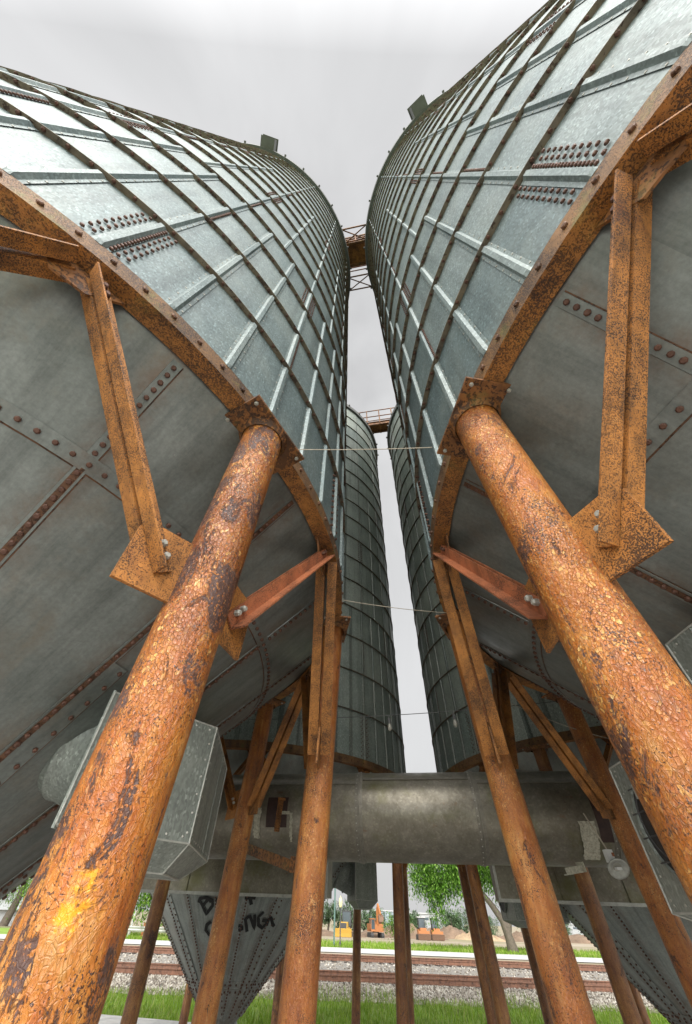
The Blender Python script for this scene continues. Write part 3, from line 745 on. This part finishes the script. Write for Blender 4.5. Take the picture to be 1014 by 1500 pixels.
cable(W(.04, 1.325, .945), W(.55, 1.39, .945), .015, 'cable', 'middle pale cable crossing the sky gap between the near silos', rad=.0024)
cable(W(-.62, 2.76, .93), W(1.41, 2.22, .93), .05, 'cable_dark', 'lowest dark cable with hanging bulbs crossing in front of the far silos', (.10, .50, .69), .0035)
cable(W(1.05, 2.15, .87), W(1.62, 2.15, .69), .04, 'cable', 'thin loose cord running past the brown back leg of the right silo', rad=.003)

# ------------------------------------------------------------------ catwalks between silo tops
def catwalk(ca, cb, off, label, low):
    a, c = V((CEN[ca][0]*H, CEN[ca][1]*H, 0)), V((CEN[cb][0]*H, CEN[cb][1]*H, 0))
    mid = (a+c)/2; o = empty('catwalk', mid+V((0, 0, ZT)), label, 'catwalk', 'rusty catwalks between the silo tops')
    ln = 1.6; rot = Matrix.Rotation(math.atan2(U.y, U.x), 3, 'Z'); o0, o1 = off
    b = MB(); b.box(VV*(o0+o1)/2*H+V((0, 0, .30)), (2*ln, (o1-o0)*H, .03), 'rust', rot)
    for q in range(-3, 4): b.box(U*q*.4+VV*(o0+o1)/2*H+V((0, 0, .26)), (.06, (o1-o0)*H, .05), 'rust', rot)
    b.build('deck', o)
    b = MB()
    for e in (o0, o1): b.box(VV*e*H+V((0, 0, .30)), (2*ln, .06, .16), 'rust_dark', rot)
    b.build('edge_beam', o)
    for e, s_ in ((o0-.03, -1), (o1+.03, 1)):
        b = MB()
        for z in (.38, .85, 1.35): b.tube([-U*ln+VV*e*H+V((0, 0, z)), U*ln+VV*e*H+V((0, 0, z))], .022, 'rust_dark', 6)
        for q in range(-3, 4): b.tube([U*q*.5+VV*e*H+V((0, 0, .25)), U*q*.5+VV*e*H+V((0, 0, 1.37))], .022, 'rust_dark', 6)
        b.build('handrail', o)
    if low:
        b = MB()
        for e in (.14, .19): b.tube([-U*ln+VV*e*H+V((0, 0, .5)), U*ln+VV*e*H+V((0, 0, .5))], .016, 'rust_dark', 6)
        for e0, e1 in ((-.44, -.24), (.24, .44)):
            for e in (e0, e1): b.tube([-U*ln+VV*e*H+V((0, 0, .12)), U*ln+VV*e*H+V((0, 0, .12))], .020, 'rust_dark', 6)
            for q in (-1, 0, 1):
                b.tube([U*(q*.7-.35)+VV*e0*H+V((0, 0, .12)), U*(q*.7+.35)+VV*e1*H+V((0, 0, .12))], .016, 'rust_dark', 6)
                b.tube([U*(q*.7-.35)+VV*e1*H+V((0, 0, .14)), U*(q*.7+.35)+VV*e0*H+V((0, 0, .14))], .016, 'rust_dark', 6)
        b.build('lattice_brace', o)
    return o
catwalk('L', 'R', (-.22, .08), 'rusty catwalk with lattice bracing high between the two near silos', True)
catwalk('LF', 'RF', (-.55, -.35), 'rusty catwalk with open handrails high between the two far silos', False)

# ------------------------------------------------------------------ ground
def sheet(name, poly, z, m, kind='structure'):
    b = MB(); b.add([V((x, y, z)) for x, y in poly], [tuple(range(len(poly)))], m); return b.build(name, None, kind=kind)
def terr(y): # the land falls slowly away beyond the path
    return -.10 if y < 57 else (-.10-.8*min(1, (y-57)/45))
b = MB(); rows = []
for y in (-60, 12, 38, 57, 58, 60, 70, 80, 98, 140, 400, 1500): rows.append([V((x, y, terr(y)-.02)) for x in (-1200, -200, -60, -20, 0, 20, 60, 200, 1200)])
b.quadstrip(rows, 'field', False, False); b.build('ground', None, kind='structure')
rotg = math.atan2(U.y, U.x)
def gl(s_, t_): q = U*s_+VV*t_; return (q.x, q.y)
# slab with kerb-like edge
b = MB(); P = [gl(-14, -8), gl(20, -8), gl(20, 11.45), gl(-14, 11.45)]
b.prism([V((x, y, -.35)) for x, y in P], (0, 0, .35), 'concrete'); b.build('concrete_slab', None, kind='structure')
# grass strip, ballast, path
sheet('grass_verge', [(-60, -40), (80, -40), (80, 18.9), (-60, 16.6)], -.11, 'turf')
b = MB(); rows = []
def tr_y(x, base): return base+x*.035
for off, z in ((-2.6, -.11), (-1.0, .0), (10.8, .0), (11.8, -.10)): rows.append([V((x, tr_y(x, 19.6)+off, z)) for x in (-60, -20, 0, 20, 90)])
b.quadstrip(rows, 'ballast', False, False); b.build('ballast_bed', None, kind='structure')
sheet('path', [(-60, 35.0), (90, 41.5), (90, 48.0), (-60, 40.2)], -.085, 'path')
sheet('grass_field', [(-60, 40.2), (90, 48.0), (90, 58), (-60, 52)], -.104, 'turf_far')
# stones
b = MB(); rs = random.Random(5)
def stone(x, y, z, r):
    pts = [V((rs.uniform(.6, 1.2)*r*a, rs.uniform(.6, 1.2)*r*c, rs.uniform(.5, 1)*r*d)) for a, c, d in ((1, 0, 0), (-1, 0, 0), (0, 1, 0), (0, -1, 0), (0, 0, 1), (0, 0, -1))]
    an = rs.uniform(0, 6.28); rm = Matrix.Rotation(an, 3, 'Z')
    b.add([V((x, y, z))+rm@q for q in pts], [(0, 2, 4), (2, 1, 4), (1, 3, 4), (3, 0, 4), (2, 0, 5), (1, 2, 5), (3, 1, 5), (0, 3, 5)], 'stone')
for i in range(26000):
    off = rs.uniform(-3.0, 12) if rs.random() < .35 else rs.uniform(-3.0, .2)
    x = rs.uniform(-.62, .78)*(19.6+off)
    z = .0 if -1 < off < 10.6 else (-.11+.11*max(0, (off+2.6))/1.6 if off < 0 else -.02)
    stone(x, tr_y(x, 19.6)+off, max(z, -.12)+.01, rs.uniform(.025, .06))
b.build('ballast_stones', None, kind='stuff', label='loose crushed stone ballast around the rails', category='ballast')
# tracks
def track(off, label):
    o = empty('railway_track', (0, 19.6+off, .0), label, 'railway track', 'railway tracks')
    ang = math.atan(.035); rot = Matrix.Rotation(ang, 3, 'Z')
    for y in (0, 1.5):
        b = MB(); sec = [(-.07, 0), (.07, 0), (.07, .018), (.012, .035), (.012, .10), (.036, .115), (.036, .145), (-.036, .145), (-.036, .115), (-.012, .10), (-.012, .035), (-.07, .018)]
        b.prism([rot@V((-45, y+a, .03+c)) for a, c in sec], rot@V((105, 0, 0)), 'rail'); b.build('rail', o)
    b = MB(); b.box((0, 0, 0), (.24, 2.6, .16), 'sleeper'); s0 = b.build('sleeper', o)
    for i in range(88):
        s_ = s0 if i == 0 else s0.copy()
        if i: COL.objects.link(s_)
        s_.location = rot@V((-20+i*.58, .75+random.uniform(-.03, .03), -.055)); s_.rotation_euler.z = ang+random.uniform(-.02, .02)
    for x in (-9.2, 6.1, 12.5):
        b = MB()
        for sgn in (-1, 1): b.box(rot@V((x, 0+sgn*.03, .09)), (.6, .022, .07), 'rail', rot)
        for q in (-.2, -.07, .07, .2): b.bolt(rot@V((x+q, -.042, .09)), (0, -1, 0), 'bolt', .02, .025)
        b.build('joint_bar', o)
    return o
track(0, 'nearer rusty railway track on pale ballast beyond the grass'); track(8.7, 'farther rusty railway track next to the pale path')

# grass blades
b = MB(); rg_ = random.Random(9)
def blade(x, y, z, h, w_):
    a = rg_.uniform(0, 6.28); dx, dy = math.cos(a)*w_, math.sin(a)*w_; lx, ly = rg_.uniform(-.5, .5)*h, rg_.uniform(-.5, .5)*h
    b.add([(x-dx, y-dy, z), (x+dx, y+dy, z), (x+lx*.4+dx*.6, y+ly*.4+dy*.6, z+h*.6), (x+lx, y+ly, z+h), (x+lx*.4-dx*.6, y+ly*.4-dy*.6, z+h*.6)], [(0, 1, 2, 4), (4, 2, 3)], 'blade')
for i in range(60000):
    y = rg_.uniform(9.8, 18.0); x = rg_.uniform(-.62, .82)*y
    if V((x, y, 0)).dot(VV) < 11.49: continue
    e = tr_y(x, 19.6)-2.5+rg_.gauss(0, .25)
    if y > e: continue
    blade(x, y, -.11, rg_.uniform(.05, .15), rg_.uniform(.004, .009))
for i in range(2600):
    x = rg_.uniform(-8, 13); y = tr_y(x, 19.6)-rg_.uniform(1.2, 2.6); 
    if math.sin(x*1.3)+math.sin(x*.37+1) > .5: blade(x, y, -.06, rg_.uniform(.05, .2), .007)
b.build('grass_blades', None, kind='stuff', label='bright green grass between the slab and the ballast', category='grass')
b = MB()
for i in range(22000):
    x = rg_.uniform(-22, 34); t_ = rg_.random(); y = 40.4+(x+60)*.052+t_*t_*12
    blade(x, y, -.11, rg_.uniform(.10, .28), .02)
b.build('grass_blades', None, kind='stuff', label='bright green grass beyond the pale path', category='grass')

# ------------------------------------------------------------------ trees and shrubs
def leaf(b, q, s_, m, rr, droop=0):
    d = V((rr.gauss(0, 1), rr.gauss(0, 1), rr.gauss(0, 1)-droop)).normalized(); x, y, _ = frame(d)
    b.add([q, q+d*s_+x*s_*.35, q+d*s_*2, q+d*s_-x*s_*.35], [(0, 1, 2, 3)], m)
def crown(parent, blobs, n, size, m, seed, droop=0, name='crown'):
    rr = random.Random(seed); b = MB(); tot = sum(q[3]**2 for q in blobs)
    for (x, y, z, rad, sq) in blobs:
        k = int(n*rad*rad/tot)
        clumps = [V((rr.gauss(0, 1), rr.gauss(0, 1), rr.gauss(0, 1))).normalized()*rr.uniform(.55, 1.05) for _ in range(max(6, k//45))]
        for i in range(k):
            c = rr.choice(clumps); q = V((c.x*rad, c.y*rad, c.z*rad*sq))+V((rr.gauss(0, .13), rr.gauss(0, .13), rr.gauss(0, .13)))*rad
            if droop: q.z -= rr.random()**2*droop*(.4+.6*(abs(c.x)+abs(c.y))/1.4); 
            leaf(b, V((x, y, z))+q, size*rr.uniform(.7, 1.3), m, rr, 1.2 if droop else 0)
    return b.build(name, parent)
wt = empty('willow_tree', (16.6, 47.0, -.1), 'leafy tree with leaning forked trunk and drooping branches beyond the tracks', 'tree')
b = MB()
b.tube([(0, 0, 0), (-.12, 0, .8), (-.35, 0, 1.7), (-1.1, 0, 2.7), (-2.3, 0, 3.9), (-3.6, .2, 5.2)], [.42, .30, .26, .20, .15, .08], 'bark', 10)
b.tube([(-.15, 0, 1.0), (.25, 0, 2.1), (.4, .1, 3.6), (.6, .2, 5.8)], [.28, .22, .18, .08], 'bark', 10)
b.tube([(-.2, 0, 1.2), (-.15, .1, 2.4), (-.5, .2, 4.0), (-.6, .3, 6)], [.2, .16, .12, .06], 'bark', 8)
b.tube([(-1.5, 0, 3.1), (-2.6, 0, 3.4), (-3.6, .2, 3.9)], [.10, .07, .04], 'bark', 7)
b.tube([(.3, 0, 2.6), (1.3, .2, 3.6), (2.4, .3, 4.8)], [.12, .09, .05], 'bark', 7)
b.build('trunk', wt); wt.scale = (1.13, 1.13, 1.1)
crown(wt, [(-4.6, 0, 4.9, 2.0, .8), (-6.2, .5, 5.0, 1.5, .9), (-2.8, .3, 5.2, 1.9, .7), (0, .4, 5.4, 2.2, .8), (2.2, .3, 5.0, 2.2, .8), (-1.5, 0, 7.2, 3.0, .8), (2.6, .3, 3.2, 1.2, 1.0), (-5.3, .2, 3.3, .9, 1.2)], 62000, .115, 'leafL', 21, 1.9)

def bush_tree(loc, h, wd, label, m='leafF', n=1500, size=.35, seed=1, cat='tree', group=None, name='tree', conifer=False):
    # trunk and crown
    o = empty(name, loc, label, cat, group); b = MB(); rr = random.Random(seed)
    b.tube([(0, 0, 0), (0.05*h, 0, h*.35), (0, 0, h*.8)], [wd*.05, wd*.035, .03], 'bark', 6); b.build('trunk', o)
    if conifer: bl = [(0, 0, h*(.2+.75*i/6), wd*.5*(1-i/7.5), .7) for i in range(7)]
    else: bl = [(rr.uniform(-.3, .3)*wd, rr.uniform(-.2, .2)*wd, h*rr.uniform(.4, .75), wd*rr.uniform(.26, .38), rr.uniform(.7, 1.0)) for _ in range(6)]+[(0, 0, h*.72, wd*.3, .9)]
    crown(o, bl, n, size, m, seed); return o
FT = [(6.4, 118, 5.2, 6, 'tall ragged tree behind the yellow machine, left in the far tree line', True), (13, 135, 3.4, 6, 'small round tree just right of the orange digger arm', False),
      (20.5, 125, 4.6, 5, 'narrow dark tree right before the pale central legs', True), (34.5, 140, 4.2, 8, 'broad tree behind the far bulldozers', False), (39, 150, 3.6, 9, 'low wide tree right of the far bulldozers', False),
      (46, 150, 3.0, 8, 'low tree by the blue building', False), (2, 112, 4.4, 6, 'dark tree behind the lamp post', False), (64, 160, 2.8, 9, 'low hazy tree right of the willow trunk', False),
      (16.5, 150, 3.8, 8, 'broad hazy tree behind the brown heap', False), (25.5, 150, 3.4, 7, 'round dark tree left of the pale central legs', False), (30, 165, 4.6, 7, 'pointed tree rising behind the two bulldozers', True),
      (43, 170, 4.2, 9, 'wide tree over the sandy heap', False), (54, 175, 3.4, 10, 'long low tree behind the willow branches', False), (75, 175, 3.6, 12, 'wide low tree at the right end of the far tree line', False), (85, 185, 3.8, 12, 'last low tree of the far line at right', False)]
for i, (x, y, h, wd, lb, cf) in enumerate(FT): bush_tree((x, y, -.9), h, wd, lb, seed=30+i, n=3600, size=.24, group='trees on the far edge of the field', conifer=cf)
LT = [(-17.5, 47, 5.2, 7.0, 'bright green tree behind the guard rail left of the graffiti hopper', 'leafS'), (-13.6, 46, 4.2, 4.2, 'dark green shrub beside bronze leaves left of the graffiti hopper', 'leafS'),
      (-11.4, 45, 2.2, 2.4, 'low bronze leaved bush beyond the guard rail', 'leafB'), (-25, 52, 6.0, 8.0, 'dense green tree at the far left behind the foreground leg', 'leafS'), (-33, 58, 6.5, 9, 'bushy green tree at the left edge of the picture', 'leafS'), (-21, 50, 3.6, 6, 'rounded shrub between two taller trees at left', 'leafS'), (-39, 64, 6.5, 9, 'leafy tree behind the white roofed shed', 'leafS')]
for i, (x, y, h, wd, lb, m) in enumerate(LT): bush_tree((x, y, -.2), h, wd, lb, m, 5000, .13, 60+i, 'tree' if h > 3.7 else 'shrub', 'green growth at the left beyond the tracks', 'tree' if h > 3.7 else 'shrub')
bush_tree((13.6, 92, -.85), 2.6, 5.5, 'light green bush in front of the dirt mound', 'leafS', 2500, .16, 80, 'shrub', name='shrub')

# ------------------------------------------------------------------ dirt mounds
def mound(x, y, wd, dp_, h, m, label, seed):
    b = MB(); rr = random.Random(seed); nx, ny = 34, 14; rows = []
    ph = [rr.uniform(0, 6) for _ in range(6)]
    for j in range(ny+1):
        row = []
        for i in range(nx+1):
            u_, v_ = i/nx*2-1, j/ny*2-1
            k = max(0, 1-abs(u_)**2.2)*max(0, 1-v_*v_)
            k *= .72+.16*math.sin(u_*7+ph[0])+.10*math.sin(u_*17+ph[1]+v_*4)+.06*math.sin(u_*37+ph[2])+rr.uniform(-.05, .05)
            row.append(V((u_*wd/2, v_*dp_/2, h*k-.1)))
        rows.append(row)
    b.quadstrip(rows, m, False, False); o = b.build('dirt_mound', None, label=label, category='dirt mound', group='dirt mounds in the field'); o.location = (x, y, -.9)
mound(17, 112, 19, 12, 2.5, 'dirt', 'brown heap of excavated dirt right of the orange digger', 1)
mound(28, 122, 16, 10, 2.3, 'dirt', 'dark heap of dirt behind the two far bulldozers', 2)
mound(34.5, 118, 11, 9, 1.9, 'sand', 'pale sandy heap right of the two far bulldozers', 3)
mound(45, 122, 14, 10, 1.7, 'dirt', 'long low brown heap seen left of the willow trunk', 4)
mound(66, 130, 30, 10, 1.7, 'dirt', 'long low brown bank seen right of the willow trunk', 5)
mound(3, 104, 14, 8, 1.2, 'dirt', 'low brown bank behind the yellow machine', 6)

# ------------------------------------------------------------------ machines
def tracked(o, w_, ln, m2, gap):
    for s_ in (-1, 1):
        b = MB(); pr = [V((s_*gap/2-w_/2, -ln/2+.1, .0)), V((s_*gap/2-w_/2, ln/2-.1, 0)), V((s_*gap/2-w_/2, ln/2, .4)), V((s_*gap/2-w_/2, ln/2-.3, .8)), V((s_*gap/2-w_/2, -ln/2+.3, .8)), V((s_*gap/2-w_/2, -ln/2, .4))]
        b.prism(pr, (w_, 0, 0), 'dgrey')
        for k in range(4): b.tube([(s_*(gap/2)-w_/2-.03, -ln/2+.6+k*(ln-1.2)/3, .4), (s_*(gap/2)+w_/2+.03, -ln/2+.6+k*(ln-1.2)/3, .4)], .28, m2, 10)
        b.build('crawler_track', o)
def cab(o, x, y, z, w_, l_, h, m):
    b = MB(); b.box((x, y, z+.15), (w_, l_, .3), m); b.box((x, y, z+h), (w_+.1, l_+.1, .12), m)
    for a in (-1, 1):
        for c in (-1, 1): b.box((x+a*(w_/2-.05), y+c*(l_/2-.05), z+h/2), (.1, .1, h), m)
    q = b.build('cab', o); b = MB(); b.box((x, y, z+h/2+.1), (w_-.12, l_-.12, h-.3), 'window'); b.build('cab_window', q)
ex = empty('excavator', (11.0, 104, -.9), 'orange excavator with its arm raised, seen left of the central legs', 'excavator', rz=R_(8))
tracked(ex, .6, 4.0, 'dgrey', 2.4)
b = MB(); b.box((0, .3, 1.55), (2.9, 3.6, 1.2), 'orange'); b.box((0, 2.0, 1.6), (2.8, .7, 1.0), 'orange'); b.box((0, 0, .95), (1.2, 1.2, .3), 'dgrey'); b.box((.5, .6, 2.3), (1.6, 2.2, .35), 'orange'); b.build('engine_house', ex)
ex.scale = (.85, .85, .85)
cab(ex, -.95, -.9, 1.0, 1.0, 1.6, 1.9, 'orange')
b = MB(); b.tube([(.2, -1.3, 2.0), (.15, -1.9, 4.2), (.1, -2.4, 5.0)], [.32, .38, .25], 'orange', 6, smooth=False); b.build('boom', ex)
b = MB(); b.tube([(.1, -2.3, 5.2), (.1, -4.6, 3.6)], [.25, .18], 'orange', 6, smooth=False); b.build('stick', ex)
b = MB(); b.prism([(-.4, -4.3, 3.6), (-.4, -5.1, 3.3), (-.4, -5.3, 2.5), (-.4, -4.6, 2.2), (-.4, -4.3, 2.8)], (1.0, 0, 0), 'bucket'); b.build('bucket', ex)
yl = empty('bulldozer', (4.9, 100, -.9), 'yellow crawler machine with tall dark cab, seen beside the lamp post', 'bulldozer', rz=R_(-10))
tracked(yl, .6, 3.6, 'dgrey', 2.3)
b = MB(); b.box((0, -.9, 1.4), (1.6, 2.0, 1.5), 'yellow'); b.box((0, .6, 1.0), (2.2, 2.4, .8), 'yellow'); b.box((0, -1.95, 1.5), (1.2, .1, 1.0), 'dgrey'); b.build('engine_house', yl)
yl.scale = (.9, .9, .9)
cab(yl, .35, .8, 1.3, 1.7, 1.7, 2.4, 'dgrey')
b = MB(); b.prism([(-1.7, -2.6, .1), (-1.7, -2.4, .2), (-1.7, -2.5, .8), (-1.7, -2.8, 1.25), (-1.7, -2.9, 1.2), (-1.7, -2.7, .6)], (3.4, 0, 0), 'yellow'); b.build('blade', yl)
b = MB()
for s_ in (-1, 1): b.tube([(s_*1.3, .4, .9), (s_*1.3, -2.5, .6)], .12, 'yellow', 6)
b.build('push_arm', yl)
b = MB(); b.tube([(-.5, -.8, 2.1), (-.5, -.8, 3.0)], .06, 'dgrey', 8); b.build('exhaust', yl)
def dozer(x, y, label):
    o = empty('bulldozer', (x, y, -.85), label, 'bulldozer', 'orange bulldozers facing the tracks'); tracked(o, .6, 3.2, 'dgrey', 1.9)
    b = MB(); b.box((0, -.3, 1.25), (1.3, 2.0, 1.1), 'orange'); b.box((0, .9, 1.1), (1.8, 1.4, .9), 'orange'); b.build('engine_house', o)
    b = MB(); b.prism([(-1.35, -1.9, .05), (-1.35, -1.75, .1), (-1.35, -1.85, .6), (-1.35, -2.1, .95), (-1.35, -2.2, .9), (-1.35, -2.05, .5)], (2.7, 0, 0), 'bucket'); b.build('blade', o)
    b = MB(); b.box((0, -1.6, 1.15), (2.4, .3, .45), 'orange'); b.build('blade_frame', o)
    o.scale = (.85, .85, .85); cab(o, 0, .7, 1.5, 1.4, 1.4, 1.8, 'dgrey')
    b = MB(); b.box((0, .7, 3.42), (1.8, 1.8, .12), 'white'); b.build('canopy_roof', o)
    b = MB(); b.tube([(.35, -.6, 1.8), (.35, -.6, 2.7)], .05, 'dgrey', 6); b.build('exhaust', o)
dozer(19.4, 101, 'left one of the two orange bulldozers parked side by side'); dozer(22.1, 102, 'right one of the two orange bulldozers parked side by side')

# ------------------------------------------------------------------ far buildings, posts
def building(x, y, w_, d, h, m, label, z=-.9, flat=True, rz=0, win=1):
    o = empty('building', (x, y, z), label, 'building', rz=rz)
    b = MB(); b.box((0, 0, h/2), (w_, d, h), m); b.build('wall', o)
    b = MB(); b.box((0, 0, h+.15), (w_+.6, d+.6, .3), 'roofw') if flat else b.prism([(-w_/2-.4, -d/2-.5, h), (-w_/2-.4, d/2+.5, h), (-w_/2-.4, 0, h+d*.22)], (w_+.8, 0, 0), 'roofw'); b.build('roof', o)
    n = max(2, int(w_/3.5)); b0 = None
    for i in range(n if win else 0):
        if b0 is None:
            b = MB(); b.box((0, 0, 0), (w_/n*.4, .1, h*.14), 'window'); b0 = b.build('window', o); q = b0
        else: q = b0.copy(); COL.objects.link(q)
        q.location = (-w_/2+(i+.5)*w_/n, -d/2-.06, h*.72)
building(41, 200, 22, 12, 4.3, 'bld', 'long pale industrial building on the horizon behind the two bulldozers')
building(27, 205, 12, 12, 4.6, 'bld_blue', 'small bluish building on the horizon right of the digger arm')
building(52, 210, 7, 10, 5.0, 'bld_blue', 'narrow blue building on the horizon under the willow branches')
building(92, 210, 22, 12, 3.3, 'bld', 'pale low building on the horizon right of the willow trunk')
building(-37.5, 66, 6, 7, 1.5, 'bld', 'white shed with a pale roof among trees at the left edge', -.5, False, R_(10), 0)

lp = empty('street_lamp', (1.80, 44.0, -.1), 'black street lamp post with a cream lantern beyond the tracks', 'street lamp')
b = MB(); b.tube([(0, 0, 0), (0, 0, .3), (0, 0, .32), (0, 0, 2.2)], [.09, .08, .045, .04], 'dgrey', 10); b.build('post', lp)
b = MB(); b.tube([(0, 0, 2.2), (0, 0, 2.25), (0, 0, 2.5), (0, 0, 2.7), (0, 0, 2.78), (0, 0, 2.9)], [.06, .10, .15, .12, .05, .01], 'lampg', 10); b.build('lantern', lp)
po = empty('signal_post', (1.35, 45.0, -.1), 'plain pale green post standing just left of the street lamp', 'post')
b = MB(); b.tube([(0, 0, 0), (0, 0, 3.4)], .07, 'postg', 10); b.build('shaft', po); b = MB(); b.box((0, 0, 3.45), (.2, .2, .1), 'postg'); b.build('cap', po)
gr = empty('guard_rail', (-13.5, 44.5, -.1), 'grey metal guard rail beyond the farther track at left', 'guard rail')
b = MB(); b.prism([(-10, 0, .35), (-10, -.04, .42), (-10, 0, .5), (-10, -.04, .58), (-10, 0, .65), (-10, .03, .65), (-10, .03, .35)], (14, .7, 0), 'panel_edge'); b.build('rail_beam', gr)
b = MB(); b.box((0, 0, .3), (.12, .1, .7), 'panel_edge'); pp = b.build('rail_post', gr)
for i in range(8):
    q = pp if i == 0 else pp.copy()
    if i: COL.objects.link(q)
    q.location = (-9+i*1.8, .1+.09*i, 0)
b = MB(); b.tube([(0, 0, 0), (0, 0, .05), (0, 0, .06), (0, 0, .9)], [.3, .3, .22, .17], 'orange', 12); br_ = b.build('traffic_barrel', None, label='orange traffic barrel beside a white post near the guard rail', category='traffic barrel'); br_.location = (-14.6, 46.5, -.15)
b = MB(); b.box((0, 0, .7), (.12, .1, 1.5), 'white'); b.box((0, 0, 1.47), (.16, .14, .05), 'white'); wp = b.build('marker_post', None, label='white marker post left of the orange traffic barrel', category='post'); wp.location = (-15.6, 46, -.15)
